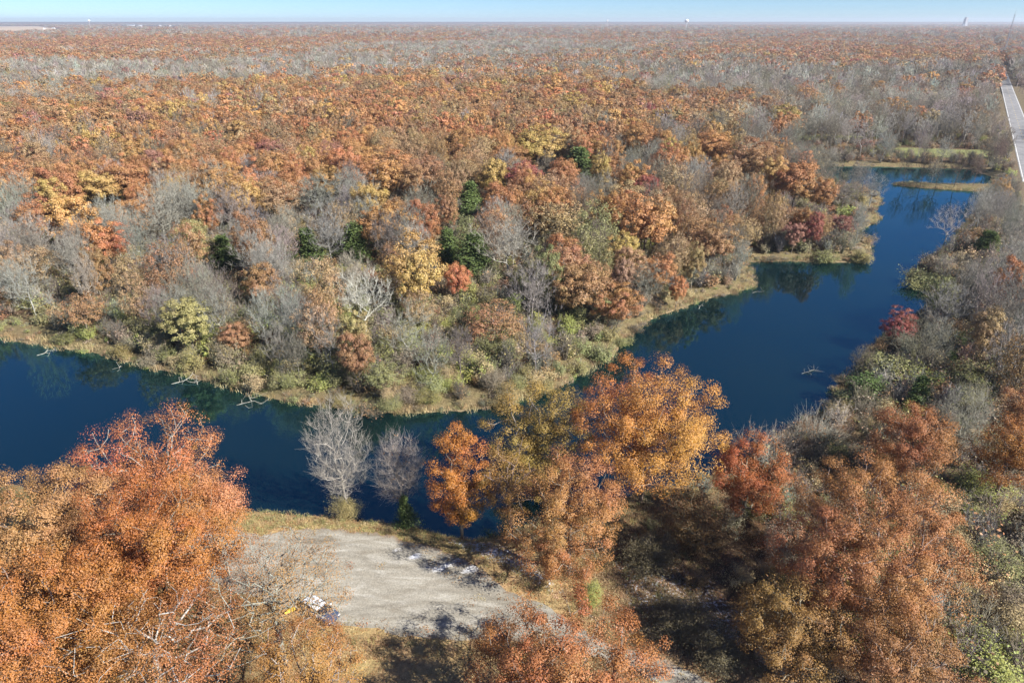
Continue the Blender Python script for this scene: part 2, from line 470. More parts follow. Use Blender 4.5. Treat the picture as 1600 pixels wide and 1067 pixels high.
def gen_bare(H, Rx, Rz, npt, ntw, g, tip=.02, tw=.95, tw_r=.014, split=.05, low=.9, lean=.04, fork=None, amp=.3, trunk_r=None, leafn=0, leaf=.3, shell=1.9, twig_up=.5):
    zc = H - Rz
    P = crown_points(npt, (Rx, Rx, Rz), zc, g, low=low, amp=amp, shell=shell)
    tr = make_trunk(H, fork or max(H - 1.5 * Rz, H * .28), g, lean)
    P[:, :2] += tr[-1][:2] * .7
    pos, par, ends = skeleton(P, tr, g, step=.8, wander=.09, alpha=.22, up=.7)
    r = radii(par, tip, 2.3)
    if trunk_r:
        r *= np.clip(trunk_r / r[0], .3, 1.8)
    th, thin = limb_parts(pos, par, r, split)
    out_ = norm(pos - np.array([0, 0, zc - Rz]))
    src = np.concatenate([np.repeat(ends, ntw), g.choice(np.arange(len(tr), len(pos)), size=len(ends) * 2)])
    d = norm(out_[src] * .7 + np.array([0, 0, twig_up]) + g.normal(0, .55, (len(src), 3)))
    L = tw * g.uniform(.5, 1.4, len(src))
    p0 = pos[src]; p1 = p0 + d * (L * .55)[:, None]
    d2 = norm(d + g.normal(0, .3, d.shape) + np.array([0, 0, .15])); p2 = p1 + d2 * (L * .45)[:, None]
    V1, Q1 = tubes(p0, p1, np.full(len(p0), tw_r * 1.3), np.full(len(p0), tw_r), 3)
    V2, Q2 = tubes(p1, p2, np.full(len(p0), tw_r), np.full(len(p0), tw_r * .5), 3)
    parts = [thin, (V1, Q1, 1, .5, .5), (V2, Q2, 1, .5, .5)]
    if leafn:
        k = g.choice(len(p1), leafn); C = p1[k] + g.normal(0, .25, (leafn, 3))
        V, Q = leaf_quads(C, norm(g.normal(0, 1, (leafn, 3)) + np.array([0, 0, .4])), leaf, g)
        parts.append((V, Q, 0, np.clip(g.normal(.5, .2, leafn), 0, 1), np.clip(g.normal(.5, .15, leafn), 0, 1)))
    return [th], parts

def gen_cedar(H, Rx, n, leaf, g):
    tr = np.column_stack([np.zeros((6, 2)), np.linspace(0, H * .95, 6)])
    r = np.linspace(.2, .03, 6)
    V, Q = tubes(tr[:-1], tr[1:], r[:-1], r[1:], 6)
    trunk = [(V, Q, 1, .5, .5)]
    nb = int(n / 28)
    z = H * (.06 + .94 * g.random(nb) ** 1.25); a = g.random(nb) * 2 * pi
    L = Rx * np.clip((1 - z / H) ** .75, .05, 1) * g.uniform(.6, 1.12, nb) * (1 + .35 * np.sin(2 * a + 3 * z / H + g.random() * 6) + .2 * np.sin(5 * z / H + a))
    E = np.column_stack([np.cos(a) * L, np.sin(a) * L, z + .18 * L])
    base = np.column_stack([np.zeros((nb, 2)), z - .1 * L])
    bv, bq = tubes(base, E, np.full(nb, .03), np.full(nb, .01), 3)
    idx = np.repeat(np.arange(nb), 28); m = len(idx)
    t = g.random(m) ** .6
    L = L
    C = base[idx] + (E - base)[idx] * t[:, None] + g.normal(0, .17 + .05 * Rx, (m, 3)) * np.array([1, 1, .7])
    C[:, 2] = np.clip(C[:, 2], .1, None)
    Nn = norm((E - base)[idx] * .5 + np.array([0, 0, .5]) + g.normal(0, .6, (m, 3)))
    V, Q = leaf_quads(C, Nn, leaf, g, .5)
    crown = [(bv, bq, 1, .5, .5), (V, Q, 0, np.clip(g.normal(.5, .2, m), 0, 1), np.clip(g.normal(.5, .15, m), 0, 1))]
    return trunk, crown

def gen_bush(H, Rx, nst, nleaf, leaf, g, tw_r=.018, spread=.8):
    """many-stemmed tangle: stems fan from several roots, twigs and leaves on them"""
    a = g.random(nst) * 2 * pi; q = np.sqrt(g.random(nst)) * spread
    roots = g.normal(0, .30 * Rx, (5, 2)); tall = g.uniform(.5, 1.2, 5); ri = g.integers(0, 5, nst)
    hh = H * tall[ri] * np.sqrt(np.clip(1 - .6 * q ** 2, .1, 1)) * g.uniform(.5, 1.12, nst)
    B = np.column_stack([roots[ri, 0] * .2 + g.normal(0, .06, nst), roots[ri, 1] * .2 + g.normal(0, .06, nst), np.full(nst, -.1)])
    E = np.column_stack([roots[ri, 0] + np.cos(a) * q * Rx * .75, roots[ri, 1] + np.sin(a) * q * Rx * .75, hh])
    Mid = (B + E) / 2 + g.normal(0, .10 * Rx, (nst, 3)) * np.array([1, 1, .3]); Mid[:, 2] += .06 * H
    p = []
    for s, e, r0, r1 in ((B, Mid, 2.2, 1.5), (Mid, E, 1.5, .7)):
        V, Q = tubes(s, e, np.full(nst, tw_r * r0), np.full(nst, tw_r * r1), 3); p.append((V, Q, 1, .5, .5))
    k = 7
    idx = np.repeat(np.arange(nst), k); t = g.uniform(.1, 1, len(idx))[:, None]
    s = Mid[idx] + (E - Mid)[idx] * t
    d = norm(norm(E - B)[idx] + g.normal(0, .7, (len(idx), 3)) + np.array([0, 0, .1])); L = (g.uniform(.10, .34, len(idx)) * H)[:, None]
    tw = s + d * L
    V, Q = tubes(s, tw, np.full(len(s), tw_r), np.full(len(s), tw_r * .4), 3)
    stems = p; twigs = [(V, Q, 1, .5, .5)]
    if nleaf:
        wgt = g.random(nst) ** 2 + .05; wgt = wgt[idx]; wgt /= wgt.sum()
        j = g.choice(len(tw), nleaf, p=wgt)
        C = s[j] + (tw - s)[j] * g.uniform(.1, 1.2, (nleaf, 1)) + g.normal(0, .06 * H + .04, (nleaf, 3))
        low = g.random(nleaf) < .3; C[low, 2] *= g.uniform(.2, .9, low.sum())
        C[:, 2] = np.maximum(C[:, 2], .05)
        Nn = norm(norm(C - np.array([0, 0, H * .1])) * .7 + np.array([0, 0, .4]) + g.normal(0, .5, (nleaf, 3)))
        V, Q = leaf_quads(C, Nn, leaf, g)
        cb = np.clip(.5 + .25 * np.repeat(g.normal(0, .8, 5)[ri], k), .1, .9)
        twigs.append((V, Q, 0, np.clip(g.normal(.5, .2, nleaf), 0, 1), np.clip(cb[j] + g.normal(0, .08, nleaf), 0, 1)))
    return stems, twigs

def parts_mesh(name, parts):
    parts = [p for p in parts if len(p[0])]
    V, Q, m, va, c = join(parts)
    return quads_mesh(name, V, Q, [M_LEAF, M_BARK], m, {'var': va, 'clump': c})

# ------------------------------------------------------------------ shorelines (pixels of the photograph -> world)
WZ = -.7                                   # water level
def poly(pts, z=0.0):
    return np.array([at(x, y, z)[:2] for x, y in pts])

SHORE = [(-420, 485), (-200, 508), (0, 533), (60, 543), (130, 553), (190, 569), (250, 584), (310, 598), (370, 613), (420, 629), (490, 638), (560, 650), (640, 651), (720, 648), (800, 636),
         (870, 612), (930, 580), (965, 556), (985, 531), (1020, 503), (1060, 487), (1110, 470), (1160, 459), (1188, 449), (1182, 432), (1174, 412), (1230, 410), (1290, 412),
         (1345, 412), (1364, 402), (1368, 387), (1350, 375), (1340, 364), (1362, 354), (1380, 345), (1370, 331), (1381, 317), (1376, 303), (1352, 293), (1310, 288), (1285, 277),
         (1262, 268), (1272, 261), (1350, 261), (1440, 263), (1510, 265), (1545, 276), (1552, 296), (1535, 318), (1512, 338), (1490, 362), (1478, 384), (1445, 402), (1418, 424), (1415, 438),
         (1446, 456), (1452, 470), (1440, 484), (1408, 494), (1392, 512), (1352, 540), (1342, 560), (1312, 588), (1292, 610), (1290, 632), (1240, 660), (1185, 695),
         (1100, 735), (1000, 762), (900, 785), (830, 806), (780, 828), (740, 836), (690, 826), (640, 815), (580, 808), (520, 802), (460, 796), (400, 792), (340, 790), (250, 806), (160, 800),
         (90, 772), (30, 748), (-40, 752), (-120, 770), (-300, 800), (-700, 790), (-800, 560)]
SHORE_W = poly(SHORE, WZ)
SPIT_W = poly([(1383, 288), (1420, 285), (1470, 288), (1520, 288), (1570, 290), (1570, 305), (1520, 300), (1470, 297), (1420, 293)], WZ)
LOT_W = poly([(150, 800), (300, 800), (410, 838), (450, 829), (520, 827), (600, 836), (680, 855), (740, 884), (800, 922), (862, 947), (885, 962), (950, 1000), (1040, 1034), (1150, 1072), (1260, 1120), (1200, 1180), (1040, 1085), (930, 1035),
              (830, 1012), (760, 1012), (690, 1006), (610, 1001), (560, 994), (480, 985), (380, 940), (260, 900), (160, 860)])
LAWN = [poly([(1395, 233), (1545, 236), (1545, 250), (1400, 247)]), poly([(1235, 212), (1350, 210), (1350, 222), (1240, 224)])]

def seg_dist(P, W):
    A = W; B = np.roll(W, -1, axis=0); best = np.full(len(P), 1e18)
    for a, b in zip(A, B):
        ab = b - a; t = np.clip(((P - a) @ ab) / (ab @ ab), 0, 1)
        q = P - (a + t[:, None] * ab); best = np.minimum(best, (q ** 2).sum(1))
    return np.sqrt(best)

def inside(P, W):
    x, y = P[:, 0], P[:, 1]; r = np.zeros(len(P), bool); n = len(W); j = n - 1
    for i in range(n):
        xi, yi, xj, yj = *W[i], *W[j]
        c = ((yi > y) != (yj > y)) & (x < (xj - xi) * (y - yi) / (yj - yi + 1e-12) + xi)
        r ^= c; j = i
    return r

def sd(P, W):
    """signed distance, positive inside"""
    P = np.atleast_2d(np.asarray(P, float))[:, :2]
    d = seg_dist(P, W)
    return np.where(inside(P, W), d, -d)

def wav(P, s, seed):
    """cheap smooth noise in [-1, 1]"""
    g = np.random.default_rng(seed); v = 0
    for k in range(5):
        a = g.random() * 2 * pi; f = s * (1.0 + .55 * k)
        v = v + np.sin((P[:, 0] * cos(a) + P[:, 1] * sin(a)) * f + g.random() * 6.3 + 1.3 * np.sin((P[:, 0] * sin(a * 1.7) + P[:, 1] * cos(a * 1.7)) * f * .7)) / (1 + .5 * k)
    return v / 2.6

def land(P):
    """distance from the water's edge, positive on land"""
    P = np.atleast_2d(np.asarray(P, float))[:, :2]
    return np.maximum(-sd(P, SHORE_W), sd(P, SPIT_W))

# road: straight line
RA = at(1604, 240)[:2]; RB = at(1566.5, 118)[:2]
RD = (RB - RA) / np.linalg.norm(RB - RA); RN = np.array([RD[1], -RD[0]])      # RN points right
RW = 4.6
def road_off(P):
    P = np.atleast_2d(np.asarray(P, float))[:, :2]
    return (P - RA) @ RN, (P - RA) @ RD

def gz(P):
    P = np.atleast_2d(np.asarray(P, float))[:, :2]
    d = land(P) + .5 * wav(P, .9, 5) * 1.0
    t = np.clip((d + 5) / 10, 0, 1); t = t * t * (3 - 2 * t)
    z = -2.6 + 2.9 * t
    z += np.clip(d / 12, 0, 1) * (.35 * wav(P, .11, 1) + .15 * wav(P, .45, 2) + .25)
    z = np.where(d < 1, np.minimum(z, 2), z)
    lot = sd(P, LOT_W); f = np.clip((lot + 3) / 4, 0, 1)
    z = z * (1 - f) + f * .3
    o, s = road_off(P); f = np.clip((17 - np.abs(o)) / 9, 0, 1); f = f * f * (3 - 2 * f)
    f = f * np.clip((d - .5) / 3, 0, 1)
    return z * (1 - f) + f * .85

def gz1(x, y):
    return float(gz(np.array([[x, y]]))[0])

# ------------------------------------------------------------------ the ground: one sheet to the horizon
def axis(lo, hi, step, far):
    near = np.arange(lo, hi + .01, step)
    up = [hi]; s = step
    while up[-1] < far:
        s *= 1.28; up.append(up[-1] + s)
    dn = [lo]; s = step
    while dn[-1] > -far:
        s *= 1.28; dn.append(dn[-1] - s)
    return np.concatenate([dn[:0:-1], near, up[1:]])
gx, gy = axis(-110, 250, 1.0, 60000), axis(34, 330, 1.0, 60000)
X, Y = np.meshgrid(gx, gy)
GP = np.column_stack([X.ravel(), Y.ravel()])
near = (np.abs(GP[:, 0] - 70) < 400) & (GP[:, 1] > -50) & (GP[:, 1] < 600)
Z = np.full(len(GP), .3); LD = np.full(len(GP), 99.0); LO = np.full(len(GP), -99.0)
Z[near] = gz(GP[near]); LD[near] = land(GP[near]); LO[near] = sd(GP[near], LOT_W)
gcol = np.tile(np.array([.115, .080, .050]), (len(GP), 1))
def blend(mask, c):
    global gcol
    m = np.clip(mask, 0, 1)[:, None]; gcol = gcol * (1 - m) + m * np.asarray(c)
nz1 = wav(GP, .25, 9)
PP = proj(np.column_stack([GP, np.zeros(len(GP))]))
nearside = near & (PP[:, 1] > 700) & (PP[:, 0] < 1250)
blend(np.where(near, np.clip(1 - np.abs(LD - 4) / 7, 0, 1) * .7, 0), (.20, .17, .085))      # dry grass on the banks
blend(np.where(near, np.clip(1 - np.abs(LD - .5) / 1.1, 0, 1) * (.65 + .35 * nz1) * np.where(GP[:, 1] > 200, .45, .9), 0), (.34, .27, .175))   # pale mud rim
blend(np.where(nearside, np.clip((LO + 10) / 6, 0, 1) * np.where(PP[:, 0] > 930, .35, .95), 0), (.36, .255, .125))     # tan grass round the lot, weaker at right to darken the shaded ground
blend(np.where(nearside & (PP[:, 0] < 760), np.clip(1 - np.abs(LD - 3.5) / 3.2, 0, 1) * (.4 + .4 * nz1), 0), (.24, .225, .085))
for w in LAWN:
    blend(np.clip((np.where(near, 1, 0)) * (sd(GP, w) + 1) / 2, 0, 1), (.19, .20, .085))
ro, rs = road_off(GP)
blend(np.clip((16 - np.abs(ro)) / 3, 0, 1) * .8, np.where((ro > 0)[:, None], (.13, .15, .06), (.15, .125, .075)))
blend(np.clip((9.5 - np.abs(ro)) / 2, 0, 1) * .8, (.16, .125, .085))
fr = np.zeros(len(GP))
F1 = poly([(660, 822), (760, 830), (840, 868), (900, 935), (1000, 985), (1120, 1050), (1090, 1062), (960, 1005), (860, 945), (760, 890), (690, 858)])
fr[near] = np.clip((sd(GP[near], F1) + 1.2) / 3.2, 0, 1) * .60
F2 = poly([(930, 850), (1100, 880), (1180, 960), (1180, 1050), (1080, 1020), (960, 960)])
fr[near] = np.maximum(fr[near], np.clip((sd(GP[near], F2) + 2) / 4, 0, 1) * .46)
nx_, ny_ = len(gx), len(gy)
ii = np.arange(nx_ * ny_).reshape(ny_, nx_)
GQ = np.stack([ii[:-1, :-1], ii[:-1, 1:], ii[1:, 1:], ii[1:, :-1]], -1).reshape(-1, 4)
gme = quads_mesh('ground', np.column_stack([GP, Z]), GQ, [M_GROUND], None, None, {'gcol': np.column_stack([gcol, np.ones(len(GP))]), 'frost': fr}, True)

def link(name, me, parent=None, loc=None):
    o = bpy.data.objects.new(name, me); COL.objects.link(o)
    if parent is not None:
        o.parent = parent
    if loc is not None:
        o.location = loc
    return o
def structure(name, me, loc=None):
    o = link(name, me, None, loc); o['kind'] = 'structure'; return o
structure('ground', gme)

wx0, wx1 = SHORE_W[:, 0].min() - 3, SHORE_W[:, 0].max() + 3
wy0, wy1 = SHORE_W[:, 1].min() - 3, SHORE_W[:, 1].max() + 3
structure('pond_water', quads_mesh('pond_water', [(wx0, wy0, WZ), (wx1, wy0, WZ), (wx1, wy1, WZ), (wx0, wy1, WZ)], [(0, 1, 2, 3)], [M_WATER]))

# gravel lot: sheet of small cells, ragged edge
x0, y0 = LOT_W.min(0) - 1; x1, y1 = LOT_W.max(0) + 1
s_ = .2
lx, ly = np.arange(x0, x1, s_), np.arange(y0, y1, s_)
LX, LY = np.meshgrid(lx, ly); LP = np.column_stack([LX.ravel(), LY.ravel()])
LP = LP[:, :2]
e_ = sd(LP, LOT_W) + .45 * wav(LP, .8, 21) + .3 * wav(LP, 2.6, 22)
iv = np.arange(len(LP)).reshape(len(ly), len(lx))
LQ = np.stack([iv[:-1, :-1], iv[:-1, 1:], iv[1:, 1:], iv[1:, :-1]], -1).reshape(-1, 4)
LQ = LQ[(e_[LQ] > 0).all(1)]
used = np.unique(LQ); remap = np.full(len(LP), -1); remap[used] = np.arange(len(used))
lp = LP[used]
lfr = np.clip((sd(lp, F1) + 3.2) / 5, 0, 1) * .44
for (px, py, rr) in ((624, 858, 2.0), (690, 885, 2.6), (735, 890, 2.4), (715, 876, 2.0), (650, 868, 1.6)):
    c = at(px, py, .3)[:2]; q = (lp - c) @ np.array([[.9, .43], [-.43, .9]]).T
    lfr = np.maximum(lfr, np.clip(1.3 - np.sqrt((q[:, 0] / rr) ** 2 + (q[:, 1] / (rr * .5)) ** 2), 0, 1) * (.53 + .12 * wav(lp, 1.7, 77)))
def track(P, pts, gauge=.82, w=.24):
    L = np.array([at(x, y, .3)[:2] for x, y in pts]); t = np.linspace(0, 1, 60); k = np.linspace(0, 1, len(L))
    C = np.column_stack([np.interp(t, k, L[:, 0]), np.interp(t, k, L[:, 1])])
    for _ in range(6):
        C[1:-1] = (C[:-2] + C[1:-1] * 2 + C[2:]) / 4
    d = np.full(len(P), 99.0)
    for a, b in zip(C[:-1], C[1:]):
        ab = b - a; q = np.clip(((P - a) @ ab) / (ab @ ab), 0, 1); d = np.minimum(d, np.hypot(*(P - (a + q[:, None] * ab)).T))
    return np.exp(-((d - gauge) / w) ** 2)
rut = np.zeros(len(lp))
for pts, k in (([(1190, 1090), (1000, 1025), (860, 968), (740, 935), (640, 930), (520, 950), (380, 930)], .9), ([(840, 955), (720, 905), (600, 868), (480, 850), (330, 850)], .8), ([(800, 985), (690, 970), (600, 930), (560, 880), (500, 845)], .6), ([(1190, 1100), (960, 1020), (780, 990), (640, 975), (520, 965)], .6)):
    rut = np.maximum(rut, k * track(lp, pts) * (.6 + .4 * wav(lp, .35, 88)))
lme = quads_mesh('gravel_lot', np.column_stack([lp, np.full(len(lp), 0.33) + .02 * wav(lp, .7, 3)]), remap[LQ], [M_GRAVEL], None, None,
                 {'frost': lfr, 'rut': np.clip(rut, 0, 1), 'edge': np.clip(.75 - e_[used] / 2.0, 0, .75)}, True)
structure('gravel_lot', lme)

# ------------------------------------------------------------------ colours of leaves and bark
TINT = {
    'shade darkened brush': (0.15, 0.125, 0.07),  # brush tint darkened to deepen the shade beside the drive
    'rust orange': (0.396, 0.186, 0.079),
    'orange': (0.46, 0.232, 0.087),
    'golden': (0.456, 0.297, 0.098),
    'salmon red': (0.483, 0.192, 0.083),
    'rust brown': (0.332, 0.181, 0.087),
    'tan brown': (0.363, 0.24, 0.124),
    'crimson': (0.307, 0.087, 0.073),
    'olive yellow': (0.31, 0.255, 0.105),
    'dark red': (0.36, 0.166, 0.125),
    'green': (0.12, 0.165, 0.05),
    'olive': (0.26, 0.255, 0.105),
    'straw': (0.462, 0.347, 0.182),
    'yellow green': (0.345, 0.356, 0.098),
    'grey brown': (0.296, 0.241, 0.165),
    'pinkish': (0.379, 0.223, 0.155),
}
BARK = {'grey': (.215, .20, .17), 'pale grey': (.30, .285, .25), 'white': (.41, .39, .335), 'brown grey': (.19, .165, .13), 'dark': (.12, .10, .08), 'oak': (.22, .185, .15)}

def jit(c, g, k=.12):
    c = np.array(c) * (1 + g.normal(0, k)) * (1 + g.normal(0, k * .35, 3))
    return [float(x) for x in np.clip(c, .01, .8)]

# ------------------------------------------------------------------ things
REG = []                                    # every tree and bush: dict(obj, kind, colour, pos, R, H, hero)
def empty(name, loc, label=None, cat=None, group=None, rz=0.0, scale=(1, 1, 1)):
    o = bpy.data.objects.new(name, None); COL.objects.link(o)
    o.location = loc; o.rotation_euler = (0, 0, rz); o.scale = scale
    o.empty_display_size = .5
    if label: o['label'] = label
    if cat: o['category'] = cat
    if group: o['group'] = group
    return o

def plant(name, meshes, loc, tint, bark, rz, scale, cat, group, label=None, lean=None):
    """an Empty at the base with its two children"""
    o = empty(name, loc, label, cat, group, rz, scale)
    if lean:
        o.rotation_euler = (lean[0], lean[1], rz)
    for pn, me in zip(PARTS[name], meshes):
        c = link(pn, me, o)
        c['tint'] = tint; c['bark'] = bark
    return o
PARTS = {'oak_tree': ('trunk', 'crown'), 'bare_tree': ('trunk', 'twigs'), 'cedar_tree': ('trunk', 'crown'), 'bush': ('stems', 'leafy_twigs'), 'bare_bush': ('stems', 'twigs')}
CAT = {'oak_tree': 'autumn tree', 'bare_tree': 'bare tree', 'cedar_tree': 'evergreen tree', 'bush': 'bush', 'bare_bush': 'bare bush'}
GROUP = {'oak_tree': 'leafy autumn trees of the woods', 'bare_tree': 'leafless trees of the woods', 'cedar_tree': 'evergreens among the bare trees', 'bush': 'bushes on the pond banks', 'bare_bush': 'leafless bushes on the pond banks'}

# pools of shared meshes, built at H = 15 / R = 5 for trees
def pool(tag, fn, n):
    res = []
    for k in range(n):
        g = np.random.default_rng(1000 + 37 * k + sum(map(ord, tag)))
        a, b = fn(g, k)
        res.append((parts_mesh(tag + '_stem', a), parts_mesh(tag + '_crown', b)))
    return res
POOL = {
    'full': pool('full', lambda g, k: gen_oak(15, 7 * g.uniform(.92, 1.05), 5.6, 160, 17000, .34, g, cl=1.3, tip=.035, amp=.3), 9),
    'thin': pool('thin', lambda g, k: gen_oak(15, 6.5, 5.6, 230, 6500, .32, g, cl=1.05, tip=.028, flat=.8, amp=.3), 6),
    'column': pool('column', lambda g, k: gen_oak(15, 3.3, 6.3, 70, 5000, .34, g, cl=1.0, tip=.03), 2),
    'bare': pool('bare', lambda g, k: gen_bare(15, 4.9, 5.8, 290, 5, g, tip=.020, tw=1.15, tw_r=.016), 8),
    'stout': pool('stout', lambda g, k: gen_bare(15, 5.2, 5.6, 190, 5, g, tip=.013, tw=1.2, tw_r=.013, fork=3.8, amp=.45, trunk_r=.19), 5),
    'cedar': pool('cedar', lambda g, k: gen_cedar(9, 2.6, 6500, .34, g), 4),
    'bush': pool('bush', lambda g, k: gen_bush(3.4, 2.6, 60, 3000, .21, g, tw_r=.013), 8),
    'fine bush': pool('finebush', lambda g, k: gen_bush(3.4, 2.6, 80, 9000, .115, g, tw_r=.010), 5),
    'barebush': pool('barebush', lambda g, k: gen_bush(3.6, 2.4, 95, 160, .22, g, tw_r=.015), 4),
}
for k_ in POOL:                            # each pool has its nominal size
    pass
SIZE = {'full': (15, 7), 'thin': (15, 6.5), 'column': (15, 3.3), 'bare': (15, 4.9), 'stout': (15, 5.2), 'cedar': (9, 2.6), 'bush': (3.4, 2.6), 'fine bush': (3.4, 2.6), 'barebush': (3.6, 2.4)}
KIND = {'full': 'oak_tree', 'thin': 'oak_tree', 'column': 'oak_tree', 'bare': 'bare_tree', 'stout': 'bare_tree', 'cedar': 'cedar_tree', 'bush': 'bush', 'fine bush': 'bush', 'barebush': 'bare_bush'}
ZC = {'full': .65, 'thin': .65, 'column': .58, 'bare': .62, 'stout': .62, 'cedar': .45, 'bush': .5, 'fine bush': .5, 'barebush': .5}

def by_crown(px, py, rw, H, style):
    """where a tree stands whose crown centre shows at a pixel, and its crown radius"""
    zc = ZC[style] * H
    p = at(px, py, zc + .3)
    return p[0], p[1], rw * depth_of(p) / F

def add(style, x, y, H, Rr, colour, bark, label=None, hero=False, lean=None, meshes=None, g=rng):
    k = KIND[style]
    if style == 'bush' and math.hypot(x, y) < 100:
        style = 'fine bush'
    if meshes is None:
        meshes = POOL[style][int(g.integers(len(POOL[style])))]
        h0, r0 = SIZE[style]; sc = (Rr / r0, Rr / r0, H / h0)
        rz = g.random() * 2 * pi
    else:
        sc, rz = (1, 1, 1), 0.0
    z = gz1(x, y) - .05
    o = plant(k, meshes, (x, y, z), jit(TINT[colour], g, .08) if not hero else list(TINT[colour]), jit(BARK[bark], g, .1), rz, sc, CAT[k], GROUP[k], label, lean)
    REG.append(dict(o=o, kind=k, colour=colour, bark=bark, x=x, y=y, H=H, R=Rr, hero=hero, style=style, label=label))
    return o

# ---- near trees, each grown for itself: (style, px, py, rw px, H, colour, bark, leaves, clumps, label, extra)
NEAR = [
    ('full', 238, 732, 108, 17.5, 'salmon red', 'pale grey', 17000, 180, 'salmon red oak with pale limbs showing, rising over the pond at the left', dict(Rz=6.0, leaf=.25, cl=1.25, amp=.2, tint=(0.452, 0.153, 0.050))),
    ('full', 322, 775, 60, 13.5, 'salmon red', 'oak', 9500, 80, 'small salmon orange oak at the waterline where the grass bank begins', dict(Rz=4.2, leaf=.24, cl=1.1, amp=.08)),
    ('full', 80, 830, 140, 17, 'rust orange', 'oak', 40000, 220, 'wide bright orange oak below the salmon red oak with pale limbs', dict(Rz=6.0, leaf=.25, cl=1.15)),
    ('full', 235, 870, 120, 17, 'orange', 'oak', 36000, 210, 'orange oak with dark gaps between the golden orange one and the sparse grey limbed one', dict(Rz=5.6, leaf=.25, cl=1.1, tint=(0.365, 0.136, 0.031))),
    ('full', 60, 990, 165, 17, 'golden', 'oak', 50000, 260, 'golden orange oak filling the bottom corner under the wide bright orange oak', dict(Rz=6.0, leaf=.23, cl=1.1, tint=(0.373, 0.153, 0.036))),
    ('full', 240, 1020, 150, 15.5, 'tan brown', 'pale grey', 13000, 260, 'sparse brown orange oak with pale limbs showing at the bottom edge', dict(Rz=5.2, leaf=.22, cl=1.05, tint=(0.333, 0.139, 0.042))),
    ('thin', 425, 930, 122, 13.5, 'rust brown', 'pale grey', 9500, 400, 'thin half leafless oak whose twigs cover the blue car', dict(Rz=4.6, leaf=.21, cl=.95, tint=(0.325, 0.157, 0.064))),
    ('full', 465, 1078, 95, 11, 'orange', 'pale grey', 15000, 160, 'low orange oak at the bottom edge beneath the thin oak and the car', dict(Rz=3.6, leaf=.2, cl=.85, tint=(0.356, 0.150, 0.042))),
    ('full', 893, 1092, 172, 12, 'rust brown', 'oak', 50000, 300, 'rust brown oak at the bottom edge between gravel lot and frosty drive', dict(Rz=5.0, leaf=.25, cl=1.05, amp=.18, tint=(0.378, 0.161, 0.050))),
    ('full', 1355, 850, 152, 18.5, 'rust brown', 'oak', 56000, 320, 'largest reddish brown round crowned oak at lower right', dict(Rz=8.8, leaf=.23, cl=1.1, amp=.16, tint=(0.365, 0.143, 0.056))),
    ('full', 1240, 985, 95, 10, 'tan brown', 'oak', 17000, 140, 'low tan brown oak under the largest reddish brown oak', dict(Rz=4.2, leaf=.22, cl=.9, tint=(0.301, 0.153, 0.053))),
    ('full', 1400, 1030, 100, 10, 'tan brown', 'oak', 17000, 140, 'tan oak at the bottom edge below the largest reddish brown oak', dict(Rz=4.0, leaf=.22, cl=.9, tint=(0.309, 0.160, 0.058))),
    ('full', 1012, 668, 122, 19.5, 'orange', 'oak', 36000, 270, 'broad bright orange oak standing against the open blue water', dict(Rz=8.6, leaf=.27, cl=1.25, amp=.14, low=.8, shell=2.0, tint=(0.477, 0.196, 0.042))),
    ('column', 718, 738, 52, 15.5, 'orange', 'oak', 13000, 110, 'narrow upright orange oak by the water beside the small leafless tree', dict(Rz=7.0, leaf=.25, cl=.95, tint=(0.412, 0.160, 0.024))),
    ('full', 842, 645, 80, 17.5, 'olive yellow', 'oak', 19000, 170, 'olive yellow oak crossing the far shoreline above the brown oak', dict(Rz=7.2, leaf=.26, cl=1.1, tint=(0.340, 0.211, 0.053))),
    ('full', 800, 740, 56, 13, 'olive yellow', 'oak', 5500, 80, 'small thin olive oak in the gap between narrow orange and brown oaks', dict(Rz=4.6, leaf=.24, cl=.9, tint=(0.285, 0.168, 0.042))),
    ('full', 893, 802, 86, 16, 'tan brown', 'oak', 26000, 170, 'tall brown orange oak at the frosty corner of the gravel lot', dict(Rz=7.4, leaf=.23, cl=.95, tint=(0.365, 0.168, 0.053))),
    ('full', 1165, 745, 58, 12.5, 'rust orange', 'oak', 14000, 120, 'small red orange oak between the broad orange and the largest reddish oak', dict(Rz=5.2, leaf=.24, cl=.9, tint=(0.365, 0.117, 0.035))),
    ('thin', 1090, 815, 62, 8.5, 'rust brown', 'dark', 5200, 120, 'dark brown thin oak in the shade under the small red orange oak', dict(Rz=4.0, leaf=.22, cl=.9, tint=(0.153, 0.083, 0.036))),  # leaf tint set dark so the shade here is deeper
    ('full', 1425, 690, 66, 12.5, 'rust brown', 'oak', 15000, 130, 'rust orange oak behind the largest reddish brown oak', dict(Rz=4.6, leaf=.25, cl=1.0, tint=(0.325, 0.136, 0.048))),
    ('full', 1585, 700, 55, 14, 'orange', 'oak', 9500, 100, 'dark orange oak cut by the right edge halfway down', dict(Rz=5, leaf=.25, cl=1.0, tint=(0.340, 0.143, 0.032))),
    ('full', 1595, 640, 35, 12, 'rust orange', 'oak', 6000, 70, 'rust oak at the right edge just behind the dark orange oak', dict(Rz=3.6, leaf=.27, cl=1.0)),
    ('bare', 532, 698, 48, 16.5, 'olive', 'white', 0, 460, 'tall leafless pale grey tree on the grass bank by the water', dict(Rz=7.4)),
    ('bare', 624, 716, 40, 12.5, 'rust brown', 'pale grey', 0, 380, 'smaller leafless grey tree beside the tall leafless one on the bank', dict(Rz=5.0, leafn=150)),
    ('barebush', 1190, 668, 60, 9, 'rust brown', 'grey', 0, 0, 'wide leafless grey bush at the water behind the small red orange oak', dict()),
    ('barebush', 1275, 655, 62, 9, 'rust brown', 'pale grey', 0, 0, 'pale leafless bush at the water between grey bush and green bushes', dict()),
    ('bare', 1508, 655, 38, 13, 'olive', 'pale grey', 0, 380, 'leafless pale tree among bushes near the dark orange oak at right edge', dict(Rz=5.4)),
]
